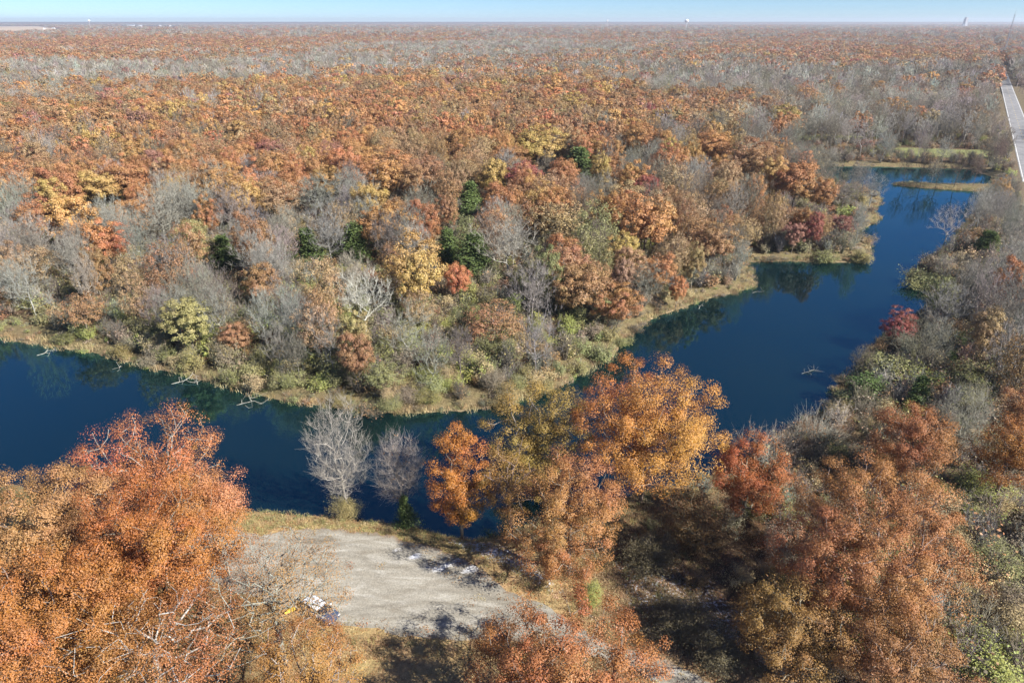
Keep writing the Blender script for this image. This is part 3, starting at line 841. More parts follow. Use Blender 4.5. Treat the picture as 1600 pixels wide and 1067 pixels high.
def near_tree(rec, k):
    style, px, py, rw, H, colour, bark, nl, ncl, label, ex = rec
    g = np.random.default_rng(500 + k)
    Rz = ex.get('Rz', H * .38); zc = H - Rz
    p = at(px, py, zc + .3); Rr = rw * depth_of(p) / F
    if style in ('full', 'thin', 'column'):
        a, b = gen_oak(H, Rr * .97, Rz, int(ncl * 1.35), int(nl * 2.7), ex.get('leaf', .24) * .54, g, cl=ex.get('cl', 1.0), tip=.022, amp=ex.get('amp', .32), split=.045, trunk_r=.28, flat=.75, low=ex.get('low', 1.0), shell=ex.get('shell', 2.4))
        b = b
    elif style == 'bare':
        a, b = gen_bare(H, Rr * .95, Rz, ncl, 5, g, tip=.009, tw=1.25, tw_r=.0070, split=.035, leafn=ex.get('leafn', 0), leaf=.18, trunk_r=.2, shell=2.4, twig_up=.3)
    else:
        a, b = gen_bush(H * .62, Rr, 130, 260, .2, g, tw_r=.016)
        H = H * .62
    ms = (parts_mesh(KIND[style] + '_stem', a), parts_mesh(KIND[style] + '_crown', b))
    o = add(style, p[0], p[1], H, Rr, colour, bark, label, True, None, ms, g)
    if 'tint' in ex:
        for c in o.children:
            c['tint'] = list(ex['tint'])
for k, rec in enumerate(NEAR):
    near_tree(rec, k)

# ---- landmark trees farther off, from the shared pools
FAR = [
    ('full', 645, 418, 47, 16, 'golden', 'oak', 'golden oak standing alone above the brushy far bank'),
    ('thin', 612, 412, 22, 12, 'rust brown', 'oak', 'brown thin oak touching the golden oak above the brushy bank'),
    ('thin', 655, 480, 28, 9, 'tan brown', 'oak', 'low tan oak directly below the golden oak on the brushy bank'),
    ('full', 715, 435, 24, 10, 'salmon red', 'oak', 'small salmon red oak near the golden oak and the dark cedars'),
    ('full', 1010, 342, 54, 17, 'orange', 'oak', 'large bright orange oak above the bend of the far shore'),
    ('full', 965, 325, 28, 15, 'orange', 'oak', 'orange oak crowding the large bright orange one above the bend'),
    ('full', 905, 450, 52, 12, 'rust brown', 'oak', 'wide reddish brown oak on the point before the water'),
    ('thin', 870, 340, 55, 14, 'tan brown', 'grey', 'wide thin brown oak between the white leafless tree and the bright orange oak'),
    ('full', 973, 430, 20, 10, 'pinkish', 'oak', 'slim pinkish oak at the shore beside the wide reddish brown oak'),
    ('full', 1060, 442, 16, 8, 'salmon red', 'oak', 'little red oak close to the water before the cove'),
    ('full', 1112, 378, 36, 12, 'rust brown', 'oak', 'rust brown oak where the shore turns into the cove'),
    ('full', 1242, 365, 19, 8.5, 'dark red', 'oak', 'dark red conical oak on the jutting peninsula'),
    ('full', 1318, 350, 22, 6.5, 'dark red', 'oak', 'low red oak near the peninsula tip'),
    ('full', 1243, 282, 40, 16, 'rust orange', 'oak', 'tall red orange oak hiding the end of the upper water'),
    ('full', 1285, 300, 24, 12, 'rust orange', 'oak', 'red orange oak leaning out beside the upper water'),
    ('full', 1170, 245, 40, 16, 'rust brown', 'oak', 'broad rust oak on the slope behind the tall red orange oak'),
    ('full', 1115, 225, 36, 16, 'orange', 'oak', 'orange oak at the edge of the grey leafless woods'),
    ('full', 770, 275, 26, 16, 'golden', 'oak', 'golden oak in the middle of the woods beyond the cedars'),
    ('full', 605, 268, 42, 16, 'orange', 'oak', 'round deep orange oak in the middle of the far woods'),
    ('full', 655, 275, 36, 15, 'rust brown', 'oak', 'rust oak touching the round deep orange oak'),
    ('full', 842, 222, 40, 17, 'golden', 'oak', 'broad golden oak standing high in the woods'),
    ('full', 1000, 215, 30, 16, 'rust orange', 'oak', 'rust oak among grey trees up the slope'),
    ('full', 940, 262, 16, 14, 'golden', 'oak', 'narrow golden oak beside the dark green cedar clump'),
    ('full', 880, 270, 26, 14, 'rust orange', 'oak', 'rust orange oak next to the dark green cedar clump'),
    ('full', 82, 303, 26, 14, 'golden', 'oak', 'golden oak in front of grey trees at far left'),
    ('full', 150, 290, 34, 14, 'golden', 'oak', 'golden brown oak beside the rust one in the left woods'),
    ('full', 195, 280, 34, 15, 'rust orange', 'oak', 'rust orange oak among the left woods'),
    ('full', 325, 335, 20, 13, 'rust orange', 'oak', 'small orange oak alone among grey leafless trees'),
    ('full', 163, 375, 38, 13, 'salmon red', 'oak', 'flat topped salmon oak among the left leafless trees'),
    ('thin', 430, 310, 36, 14, 'tan brown', 'oak', 'wide tan orange oak behind the leafless thicket'),
    ('full', 408, 440, 30, 11, 'rust brown', 'oak', 'rust oak in the middle of the brushy bank'),
    ('full', 368, 522, 28, 7, 'rust brown', 'oak', 'low dark rust oak nearest the water on the brushy bank'),
    ('thin', 60, 410, 34, 11, 'tan brown', 'oak', 'tan orange thin oak around the leaning dead trunk'),
    ('thin', 200, 425, 28, 10, 'tan brown', 'oak', 'thin tan oak below the flat topped salmon oak'),
    ('full', 700, 330, 20, 12, 'rust brown', 'oak', 'brown oak in front of the round deep orange one'),
    ('thin', 770, 500, 50, 9, 'rust brown', 'grey', 'thin reddish oak above the shore bushes'),
    ('thin', 600, 585, 36, 6, 'olive', 'grey', 'thin olive tree over the shore brush'),
    ('full', 1002, 125, 17, 17, 'crimson', 'oak', 'crimson oak alone in the far grey woods'),
    ('full', 1545, 512, 32, 11, 'tan brown', 'oak', 'tan orange oak among grey trees on the right bank'),
    ('full', 1408, 505, 24, 7, 'crimson', 'oak', 'purplish red low oak at the right bank waterline'),
    ('bare', 1445, 540, 40, 10, 'rust brown', 'brown grey', 'purplish grey leafless tree beside the purplish red oak'),
    ('bare', 1480, 475, 38, 11, 'rust brown', 'pale grey', 'pale leafless tree on the right bank behind the purplish grey one'),
    ('stout', 1488, 335, 30, 11, 'rust brown', 'white', 'white dead tree standing at the right bank of the upper water'),
    ('bare', 1350, 560, 22, 7, 'rust brown', 'brown grey', 'thin leafless tree leaning over the water before the green bushes'),
    ('stout', 792, 380, 56, 15.5, 'rust brown', 'white', 'big white limbed leafless tree forking above the far shore'),
    ('stout', 565, 462, 48, 14, 'rust brown', 'white', 'white limbed leafless tree rising from the brushy bank'),
    ('stout', 630, 520, 40, 10.5, 'rust brown', 'pale grey', 'crooked leafless tree beneath the golden oak'),
    ('stout', 40, 440, 36, 14.5, 'rust brown', 'white', 'leaning dead trunk with few limbs at far left bank'),
    ('stout', 1165, 180, 32, 16, 'rust brown', 'white', 'white dead tree spreading in the far grey woods'),
    ('stout', 1350, 210, 24, 15, 'pinkish', 'pale grey', 'pale tree by itself on the mown strip beyond the upper water'),
    ('stout', 1473, 118, 24, 18, 'rust brown', 'dark', 'dark leafless tree towering over the grey woods near the road'),
    ('bare', 1010, 440, 30, 9, 'olive', 'grey', 'greyish green twiggy tree at the shore before the cove'),
    ('bare', 500, 300, 40, 14, 'rust brown', 'pale grey', 'pale leafless tree before the wide tan orange oak'),
    ('bare', 250, 340, 45, 14, 'rust brown', 'pale grey', 'wide leafless tree right of the flat topped salmon oak'),
    ('bare', 1320, 300, 26, 10, 'rust brown', 'grey', 'grey leafless tree in front of the upper water'),
    ('bare', 1365, 290, 20, 11, 'rust brown', 'pale grey', 'leafless tree at the peninsula neck beside the narrow spit'),
    ('cedar', 735, 318, 29, 11, 'green', 'oak', 'tall green cedar behind the white limbed leafless tree'),
    ('cedar', 742, 405, 38, 11, 'green', 'oak', 'dark green cedar at the foot of the big white limbed tree'),
    ('cedar', 700, 395, 29, 10, 'green', 'oak', 'green cedar close behind the small salmon red oak'),
    ('cedar', 480, 392, 32, 10, 'green', 'oak', 'green cedar among leafless trees above the brushy bank'),
    ('cedar', 555, 385, 35, 10, 'green', 'oak', 'green cedar left of the golden oak among grey twigs'),
    ('cedar', 350, 400, 32, 9, 'green', 'oak', 'dark cedar half hidden under leafless trees at left'),
    ('cedar', 905, 258, 38, 11, 'green', 'oak', 'dark green cedar clump high among rust and golden oaks'),
    ('cedar', 632, 796, 20, 4.6, 'green', 'oak', 'small bright green cedar at the foot of the smaller leafless tree'),
    ('cedar', 1540, 385, 32, 7, 'green', 'oak', 'dark green cedar on the right bank near the road'),
    ('cedar', 1435, 620, 26, 6, 'green', 'oak', 'dark cedar among the green bushes on the right bank'),
]
for rec in FAR:
    style, px, py, rw, H, colour, bark, label = rec
    x, y, Rr = by_crown(px, py, rw, H, style)
    lean = None
    if label.startswith('leaning dead'):
        lean = (0.02, -.13)
    add(style, x, y, H, Rr, colour, bark, label, True, lean)

# dead trees on the spit
for i, (px, py, h, lab) in enumerate([(1412, 288, 9, 'dark leaning dead tree near the tip of the narrow spit'), (1438, 290, 10, 'dark dead tree in the middle of the narrow spit'),
                                      (1462, 292, 9, 'dead tree on the wider end of the narrow spit'), (1490, 293, 10, 'dead tree where the narrow spit meets the bank')]):
    p = at(px, py, 0)
    add('stout', p[0], p[1], h * 1.35, 2.6 + .4 * i, 'rust brown', 'dark', lab, True, (.05 * (-1) ** i, .12 - .07 * i))

# ---- hand-placed bushes
BUSH = [
    ('bush', 1385, 575, 44, 4.2, 'olive', 'green bush at the right waterline beside the thin leaning leafless tree'),
    ('bush', 1350, 610, 40, 4.0, 'green', 'darker green bush at the right waterline above the pale leafless bush'),
    ('bush', 1425, 585, 40, 3.8, 'yellow green', 'light green bush behind the green waterline bushes'),
    ('bush', 1520, 590, 40, 3.4, 'olive', 'olive bush among grey trees on the right bank'),
    ('bush', 1540, 780, 60, 3.4, 'yellow green', 'yellow green bush beside the largest reddish brown oak'),
    ('bush', 1560, 880, 55, 3.4, 'olive', 'olive bush between the right edge and the largest reddish oak'),
    ('bush', 1520, 1010, 70, 3.0, 'yellow green', 'yellow green bush in the bottom right corner'),
    ('bush', 1590, 980, 55, 3.2, 'straw', 'straw coloured bush in the bottom right corner'),
    ('bush', 535, 785, 28, 3.0, 'olive yellow', 'yellow green bush round the base of the tall leafless tree'),
    ('bush', 925, 925, 26, 1.3, 'yellow green', 'low yellow green bush at the foot of the tall brown orange oak'),
    ('bush', 1440, 428, 30, 3.8, 'olive', 'dark olive bush on the headland of the right bank'),
    ('bush', 1480, 410, 30, 3.6, 'grey brown', 'grey brown bush on the headland of the right bank'),
    ('bush', 1525, 372, 26, 4.0, 'rust brown', 'rusty bush beside the dark green cedar near the road'),
    ('bush', 1345, 395, 22, 2.6, 'olive yellow', 'olive yellow bush on the peninsula tip'),
    ('bush', 1290, 395, 26, 2.8, 'olive', 'olive bush along the peninsula shore'),
    ('bush', 1340, 310, 22, 3.0, 'olive yellow', 'yellowish bush at the neck of the peninsula'),
    ('bush', 1352, 368, 14, 2.6, 'tan brown', 'small tan bush at the inner corner of the peninsula'),
    ('bush', 1270, 225, 16, 3.2, 'dark red', 'red bush on the bank beyond the upper water'),
    ('bush', 1352, 228, 16, 3.8, 'dark red', 'dark red bush beyond the upper water near the mown strip'),
    ('bush', 1060, 960, 60, 2.2, 'shade darkened brush', 'brown bush in deep shade beside the frosty drive'),
    ('bush', 1010, 860, 55, 2.4, 'shade darkened brush', 'dull bush in deep shade behind the tall brown orange oak'),
    ('bush', 1110, 1010, 50, 2.2, 'shade darkened brush', 'dull bush in shade at the edge of the frosty drive'),
]
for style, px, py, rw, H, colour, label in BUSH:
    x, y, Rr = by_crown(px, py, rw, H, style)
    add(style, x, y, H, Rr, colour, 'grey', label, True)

# ------------------------------------------------------------------ filling the woods
HP = np.array([[r['x'], r['y'], r['R'], r['H']] for r in REG])
def clear_of(P, Rn, k=.62, only_trees=False):
    d = np.linalg.norm(P[:, None, :] - HP[None, :, :2], axis=2)
    return (d > k * (Rn + HP[None, :, 2])).all(1)

NB = np.array([(-3000, 640), (-300, 735), (0, 740), (370, 780), (740, 800), (1000, 745), (1180, 690), (1290, 620), (1345, 545), (1415, 470), (1420, 428), (1475, 375), (1512, 330), (1552, 285), (1560, 255), (1700, 250), (6000, 250)])
def near_side(P):
    q = proj(np.column_stack([P, np.zeros(len(P))]))
    return q[:, 1] > np.interp(q[:, 0], NB[:, 0], NB[:, 1]), q

def grid(step, ymin, ymax, half, seed):
    g = np.random.default_rng(seed)
    ys = np.arange(ymin, ymax, step); out_ = []
    for i, y in enumerate(ys):
        h = half(y); xs = np.arange(-h, h * 1.03, step) + (i % 2) * step * .5
        out_.append(np.column_stack([xs, np.full(len(xs), y)]))
    P = np.concatenate(out_)
    return P + g.uniform(-.42, .42, P.shape) * step

def gauss(q, x, y, sx, sy):
    return np.exp(-((q[:, 0] - x) / sx) ** 2 - ((q[:, 1] - y) / sy) ** 2)

def composition(P):
    """share of leafless trees, and of each leaf colour, over the woods"""
    q = proj(np.column_stack([P, np.full(len(P), 13.0)]))
    n1 = wav(P, .018, 31); n2 = wav(P, .045, 32); n3 = wav(P, .006, 33)
    dist = np.linalg.norm(P, axis=1)
    bare = .40 + .34 * n1 + .24 * n3 + .12 * n2
    bare = 1 / (1 + np.exp(-(bare - .5) * 7.5)) * .9 + .04
    bare += np.where(q[:, 1] < 128, .30, 0) + np.where(q[:, 1] < 60, .08, 0)
    bare += .75 * gauss(q, 1330, 175, 300, 70) + .45 * gauss(q, 350, 360, 330, 75) + .25 * gauss(q, 1180, 330, 150, 50)
    bare -= .40 * gauss(q, 450, 190, 520, 60) + .7 * gauss(q, 1320, 84, 260, 17) + .25 * gauss(q, 1150, 250, 120, 40)
    bare += .7 * gauss(q, 300, 106, 420, 10) + .3 * gauss(q, 900, 85, 300, 18) + .5 * gauss(q, 700, 72, 250, 6)
    bare -= .7 * gauss(q, 200, 68, 420, 9) + .5 * gauss(q, 150, 90, 200, 7)
    right = (q[:, 0] > 1395) & (q[:, 1] > 230)
    bare = np.where((q[:, 1] > 340) & (q[:, 0] < 960), np.maximum(bare, .55), bare)
    bare = np.where(right, .86, bare)
    bare = np.where((q[:, 0] > 1230) & (q[:, 1] > 150) & (q[:, 1] < 262), .96, bare)
    return np.clip(bare, .04, .96), q, n1, n2, n3

def pick_colour(q, n2, g, n4=0.0):
    w = {'rust orange': .9, 'orange': .7, 'golden': .35, 'rust brown': 1.3, 'tan brown': 1.3, 'salmon red': .12, 'dark red': .12, 'crimson': .025}
    if q[1] < 105:
        w['dark red'] += .4; w['rust orange'] += .2; w['rust brown'] += .6; w['golden'] *= .3; w['orange'] *= .4
    if q[1] > 380:
        w['tan brown'] += 1.4; w['rust brown'] += .8; w['orange'] *= .35; w['golden'] *= .2; w['olive'] = .5
    if 110 < q[1] < 300 and q[0] < 1000:
        w['orange'] += .7 * max(0, n2); w['golden'] += .45 * max(0, -n2); w['rust orange'] += .5
    if q[1] > 330 and q[0] < 960:
        for c in ('orange', 'golden', 'rust orange', 'dark red', 'crimson'):
            w[c] *= .12
        w['olive yellow'] = .06; w['olive'] = .9
    e = math.exp((.3 if q[1] > 330 else 1.6) * n4)
    for c in ('rust orange', 'orange', 'golden', 'salmon red', 'dark red'):
        w[c] *= e
    k = list(w); v = np.array([w[x] for x in k]); return k[g.choice(len(k), p=v / v.sum())]

gf = np.random.default_rng(77)
# woods within 330 m, candidate places about 6.4 m apart
P = grid(4.6, 88, 340, lambda y: .80 * y + 30, 41)
P = P[gf.permutation(len(P))]
ld = land(P); ns, q0 = near_side(P); ro, rs = road_off(P)
ok = (ld > 2.5) & (np.abs(ro) > np.where(ro < 0, 10.5, 13)) & clear_of(P, 3.2, .58)
rightbank = ns & (q0[:, 0] > 1330)
ok &= (~ns | rightbank) & (ro < 13)
for w in LAWN:
    ok &= sd(P, w) < -1.0
brushy = (~ns) & (q0[:, 0] < 960) & (ld < 40)
ok &= ~(brushy & (gf.random(len(P)) < np.clip(.88 - ld / 17, 0, 1)))
ok &= ~((ld < 4.5) & (gf.random(len(P)) < .6))
neck = (q0[:, 0] > 1262) & (q0[:, 0] < 1420) & (q0[:, 1] > 286) & (q0[:, 1] < 345) & ~ns
ok &= ~(neck & (gf.random(len(P)) < .85))
upper = (q0[:, 0] > 1225) & (q0[:, 0] < 1575) & (q0[:, 1] > 190) & (q0[:, 1] < 262) & ~ns
ok &= ~(upper & (gf.random(len(P)) < .8))
P = P[ok]; ld = ld[ok]
bare, q, n1, n2, n3 = composition(P)
isbare = gf.random(len(P)) < bare
HH = gf.uniform(12.5, 17.5, len(P)) * (.6 + .4 * np.clip(ld / 22, .2, 1))
RR = np.where(isbare, gf.uniform(3.2, 5.4, len(P)), 3.9 + 4.4 * gf.random(len(P)) ** 1.3) * (.55 + .45 * np.clip(ld / 30, .2, 1))
# nothing that grows up in front of a tree one can pick out in the photograph
hq = proj(np.array([[r['x'], r['y'], ZC[r['style']] * r['H'] + .3] for r in REG])); hr = np.array([r['R'] for r in REG]) * F / hq[:, 2]
keep = np.ones(len(P), bool); cells = {}
for i in range(len(P)):
    c = proj(np.array([P[i, 0], P[i, 1], HH[i] * .65]))[0]; rp_ = RR[i] * F / c[2]
    dpx = np.hypot(hq[:, 0] - c[0], hq[:, 1] - c[1])
    if ((dpx < .72 * (hr + rp_)) & (hq[:, 2] > c[2] - 2)).any():
        keep[i] = False; continue
    cx, cy = int(P[i, 0] // 12), int(P[i, 1] // 12)
    for ax in (-1, 0, 1):
        for ay in (-1, 0, 1):
            for j in cells.get((cx + ax, cy + ay), ()):
                if np.hypot(*(P[i] - P[j])) < .60 * (RR[i] + RR[j]):
                    keep[i] = False
    if keep[i]:
        cells.setdefault((cx, cy), []).append(i)
P, ld, bare, q, n1, n2, n3, isbare, HH, RR = [v[keep] for v in (P, ld, bare, q, n1, n2, n3, isbare, HH, RR)]
dist = np.linalg.norm(P - EYE[None, :2], axis=1)
order = np.argsort(dist)
inframe = (q[:, 0] > -15) & (q[:, 0] < 1615) & (q[:, 1] > 0) & (q[:, 1] < 1080)
LIMIT = {'oak_tree': 296 - sum(r['kind'] == 'oak_tree' for r in REG), 'bare_tree': 290 - sum(r['kind'] == 'bare_tree' for r in REG)}
REST = []                                  # (x, y, H, R, bare?, tint, bark, dist)
BARKS = ['grey', 'grey', 'pale grey', 'brown grey', 'pale grey', 'brown grey']
for i in order:
    isb = bool(isbare[i]); H = float(HH[i]); Rr = float(RR[i])
    if isb:
        style = 'stout' if gf.random() < .14 else 'bare'
        colour, bk = 'rust brown', BARKS[int(gf.integers(len(BARKS)))] if style == 'bare' else 'pale grey'
        if q[i][1] > 250 and q[i][0] < 950 and gf.random() < .5:
            bk = 'pale grey'
    else:
        colour = pick_colour(q[i], n2[i], gf, n1[i]); bk = 'oak'
        style = 'thin' if (colour in ('tan brown', 'rust brown', 'olive', 'dark red') and gf.random() < .8) else 'full'
    if isb and q[i][0] > 1330 and q[i][1] > 260 and bk == 'brown grey':
        bk = 'pale grey'
    k = KIND[style]
    if inframe[i] and LIMIT[k] > 0:
        LIMIT[k] -= 1
        add(style, P[i, 0], P[i, 1], H, Rr, colour, bk, None, False, None, None, gf)
    else:
        REST.append((P[i, 0], P[i, 1], H, Rr, isb, jit(TINT[colour], gf, .12), jit(BARK[bk], gf, .12), dist[i], style))

# bushes along the banks
def bush_ok(P, k=.55):
    ld = land(P); ro, rs = road_off(P)
    o = (ld > .8) & (sd(P, SPIT_W) < -1) & (np.abs(ro) > np.where(ro < 0, 6.8, 10)) & (ro < 10) & (sd(P, LOT_W) < -3)
    for w in LAWN:
        o &= sd(P, w) < 0
    return o, ld
P = grid(3.7, 44, 300, lambda y: .78 * y + 12, 43)
ok, ld = bush_ok(P); ns, q0 = near_side(P)
band = np.where(q0[:, 0] < 960, 38, 11)
farb = (~ns) & (ld < band) & (gf.random(len(P)) < np.where(q0[:, 0] < 960, .85, .65))
rightb = ns & (q0[:, 0] > 1150) & (gf.random(len(P)) < np.where(q0[:, 0] > 1300, .42, .22)) & (q0[:, 1] < 1120)
shade = (q0[:, 0] > 930) & (q0[:, 0] < 1170) & (q0[:, 1] > 770) & (q0[:, 1] < 1030)
ok &= ~shade
vis = (q0[:, 0] > -10) & (q0[:, 0] < 1612) & (q0[:, 1] > 0) & (q0[:, 1] < 1075)
ok &= (farb | rightb) & vis
P = P[ok]; q0 = q0[ok]; ld = ld[ok]; nsb = ns[ok]
order = np.argsort(np.linalg.norm(P, axis=1))
nb, nbb = sum(r['kind'] == 'bush' for r in REG), sum(r['kind'] == 'bare_bush' for r in REG)
for i in order:
    farleft = (not nsb[i]) and q0[i][0] < 960
    if farleft:
        c = gf.choice(['olive', 'yellow green', 'olive', 'straw', 'tan brown', 'grey brown', 'olive yellow', 'rust brown'], p=[.32, .20, .16, .09, .05, .10, .06, .02])
        if ld[i] < 4: c = gf.choice(['straw', 'olive', 'grey brown', 'olive yellow'])
        H = gf.uniform(1.8, 4.6) * (.7 if ld[i] < 4 else 1); Rr = gf.uniform(1.7, 3.3)
    else:
        c = gf.choice(['olive', 'grey brown', 'straw', 'tan brown', 'rust brown', 'yellow green', 'green'], p=[.26, .10, .10, .08, .06, .20, .20])
        H = gf.uniform(1.6, 3.8) * (.6 if ld[i] < 4 else 1); Rr = gf.uniform(1.5, 2.8)
    st = 'barebush' if gf.random() < (.10 if farleft else .25) else 'bush'
    if st == 'bush' and nb < 296:
        nb += 1; add('bush', P[i, 0], P[i, 1], H, Rr, str(c), 'grey', None, False, None, None, gf)
    elif st == 'barebush' and nbb < 120:
        nbb += 1; add('barebush', P[i, 0], P[i, 1], H * 1.1, Rr, 'rust brown', BARKS[int(gf.integers(6))], None, False, None, None, gf)

# ------------------------------------------------------------------ stuff: instanced masses that nobody could count
def scatter(name, protos, pts, rot, scl, var, tint, bark, label, cat='woods'):
    """ONE object: the prototype plants and the points lie in its own mesh, geometry nodes set a plant on every point"""
    Vs, Qs, ms, vs, cs, pr, o = [], [], [], [], [], [], 0
    for k, parts in enumerate(protos):
        V, Q, m, va, c = join([p for p in parts if len(p[0])])
        Vs.append(V); Qs.append(Q + o); o += len(V); ms.append(m); vs.append(va); cs.append(c); pr.append(np.full(len(V), k))
    n = len(pts)
    Vs.append(np.asarray(pts)); pr.append(np.full(n, -1))
    V = np.concatenate(Vs)
    full = lambda a, d: np.concatenate([np.zeros((o, d)), np.asarray(a)]) if d > 1 else np.concatenate([np.full(o, -1.0), np.asarray(a)])
    me = quads_mesh(name, V, np.concatenate(Qs), [M_LEAF, M_BARK], np.concatenate(ms), {'var': np.concatenate(vs), 'clump': np.concatenate(cs)},
                    {'proto': np.concatenate(pr), 'pick': full(var, 1), 'rot': full(rot, 3), 'scl': full(scl, 3), 'tint': full(tint, 3), 'bark': full(bark, 3)})
    ob = link(name, me); ob['kind'] = 'stuff'; ob['label'] = label; ob['category'] = cat
    ng = bpy.data.node_groups.new(name, 'GeometryNodeTree')
    ng.interface.new_socket('Geometry', in_out='INPUT', socket_type='NodeSocketGeometry')
    ng.interface.new_socket('Geometry', in_out='OUTPUT', socket_type='NodeSocketGeometry')
    nd, lk = ng.nodes, ng.links
    gi, go = nd.new('NodeGroupInput'), nd.new('NodeGroupOutput')
    def attr(nm, t):
        a = nd.new('GeometryNodeInputNamedAttribute'); a.data_type = t; a.inputs['Name'].default_value = nm; return a.outputs[0]
    aproto, apick, arot, ascl = attr('proto', 'FLOAT'), attr('pick', 'FLOAT'), attr('rot', 'FLOAT_VECTOR'), attr('scl', 'FLOAT_VECTOR')
    def eq(s, v):
        c = nd.new('FunctionNodeCompare'); c.data_type = 'FLOAT'; c.operation = 'EQUAL'
        c.inputs['B'].default_value = v; c.inputs['Epsilon'].default_value = .1; lk.new(s, c.inputs['A']); return c.outputs[0]
    def sep(v):
        s = nd.new('GeometryNodeSeparateGeometry'); s.domain = 'POINT'
        lk.new(gi.outputs[0], s.inputs['Geometry']); lk.new(eq(aproto, v), s.inputs['Selection']); return s.outputs[0]
    P_ = sep(-1.0)
    e2r = nd.new('FunctionNodeEulerToRotation'); lk.new(arot, e2r.inputs[0])
    jn = nd.new('GeometryNodeJoinGeometry')
    for k in range(len(protos)):
        ip = nd.new('GeometryNodeInstanceOnPoints')
        lk.new(P_, ip.inputs['Points']); lk.new(eq(apick, float(k)), ip.inputs['Selection'])
        lk.new(sep(float(k)), ip.inputs['Instance']); lk.new(e2r.outputs[0], ip.inputs['Rotation']); lk.new(ascl, ip.inputs['Scale'])
        lk.new(ip.outputs[0], jn.inputs[0])
    lk.new(jn.outputs[0], go.inputs[0])
    md = ob.modifiers.new('scatter', 'NODES'); md.node_group = ng
    return ob

def G(k):
    return np.random.default_rng(9000 + k)
# prototypes at three levels of detail
pl_mid = [sum(gen_oak(15, 7, 5.6, 110, 5200, .55, G(k), cl=1.25, tip=.05), []) for k in range(6)]
pl_thin = [sum(gen_oak(15, 6.5, 5.6, 140, 2600, .46, G(20 + k), cl=1.1, tip=.045, flat=.8), []) for k in range(3)]
pl_far = [sum(gen_oak(15, 7, 5.2, 42, 900, 1.15, G(40 + k), cl=2.1, tip=.12, amp=.35), []) for k in range(6)]
pb_mid = [sum(gen_bare(15, 4.6, 5.6, 120, 4, G(60 + k), tip=.035, tw=1.25, tw_r=.03), []) for k in range(6)]
pb_far = [sum(gen_bare(15, 5.0, 5.4, 45, 5, G(80 + k), tip=.07, tw=1.7, tw_r=.075), []) for k in range(5)]

# beyond 330 m
def woods(step, y0, y1, seed, corridor=14, r0=0):
    P = grid(step, y0, y1, lambda y: .80 * y + 40, seed)
    ro, rs = road_off(P)
    ok = (np.abs(ro) > np.where(rs > 330, 7.5, corridor)) & (np.linalg.norm(P, axis=1) > r0)
    meadow = (ro > 10) & (ro < 75) & (rs > 80) & (rs < 420)               # open grass beside the road with a house
    meadow2 = (ro < -10) & (ro > -45) & (rs > 520) & (rs < 640)
    return P[ok & ~meadow & ~meadow2]
BARNS = poly([(188, 41), (280, 41), (284, 44.5), (180, 45)])
FIELD = poly([(-400, 42.5), (62, 41.6), (120, 50.5), (20, 56.0), (-400, 57)])
FARW = [woods(7.8, 340, 900, 51), woods(9.6, 900, 2200, 52), woods(19.0, 2200, 4600, 53), woods(42.0, 4600, 12000, 54, 30)]
SC = [1.0, 1.25, 1.9, 3.4]
leafy, barew = [], []
for (x, y, H, Rr, isb, ti, bk, ds, st) in REST:
    (barew if isb else leafy).append((x, y, gz1(x, y) - .1, H / 15, Rr / (5 if isb else 7), ti, bk, (6 + gf.integers(3)) if st == 'thin' else gf.integers(6)))
for lev, P in enumerate(FARW):
    P = P[(sd(P, FIELD) < 0) & (sd(P, BARNS) < 0)]
    b, q, n1, n2, n3 = composition(P)
    ds = np.linalg.norm(P, axis=1)
    for i in range(len(P)):
        isb = gf.random() < b[i]
        H = gf.uniform(12.5, 17.5) * (1 + .12 * n1[i]); Rr = (3.4 + 2.6 * gf.random() if isb else 4.6 + 5.4 * gf.random() ** 1.4) * SC[lev]; H *= .86 + .03 * min(Rr / SC[lev], 7)
        if ds[i] > 2200: H *= gf.uniform(.75, 1.35)
        col = pick_colour(q[i], n2[i], gf, n1[i])
        if ds[i] > 1500 and gf.random() < .25: col = 'dark red' if gf.random() < .4 else 'rust brown'
        lod = 0 if ds[i] < 620 else 1
        if isb:
            bk = jit(tuple(1.3 * v for v in BARK[BARKS[int(gf.integers(6))]]), gf, .15)
            barew.append((P[i, 0], P[i, 1], .2, H / 15, Rr / 5 * .95, (.2, .1, .05), bk, gf.integers(6) if lod == 0 else 6 + gf.integers(5)))
        else:
            if lod == 0:
                k = 6 + gf.integers(3) if (col in ('tan brown', 'rust brown') and gf.random() < .5) else gf.integers(6)
            else:
                k = 9 + gf.integers(6)
            leafy.append((P[i, 0], P[i, 1], .2, H / 15, Rr / 7, jit(TINT[col], gf, .15), jit(BARK['oak'], gf), k))
def to_stuff(name, protos, L, label):
    n = len(L); pts = np.array([l[:3] for l in L]); rot = np.zeros((n, 3)); rot[:, 2] = gf.random(n) * 6.28
    scl = np.array([(l[4], l[4], l[3]) for l in L])
    return scatter(name, protos, pts, rot, scl, np.array([float(l[7]) for l in L]), np.array([l[5] for l in L]), np.array([l[6] for l in L]), label)
to_stuff('autumn_woods', pl_mid + pl_thin + pl_far, leafy, 'far off woods of rust, orange and golden oaks running to the horizon')
to_stuff('leafless_woods', pb_mid + pb_far, barew, 'far off grey leafless woods mixed among the autumn oaks')

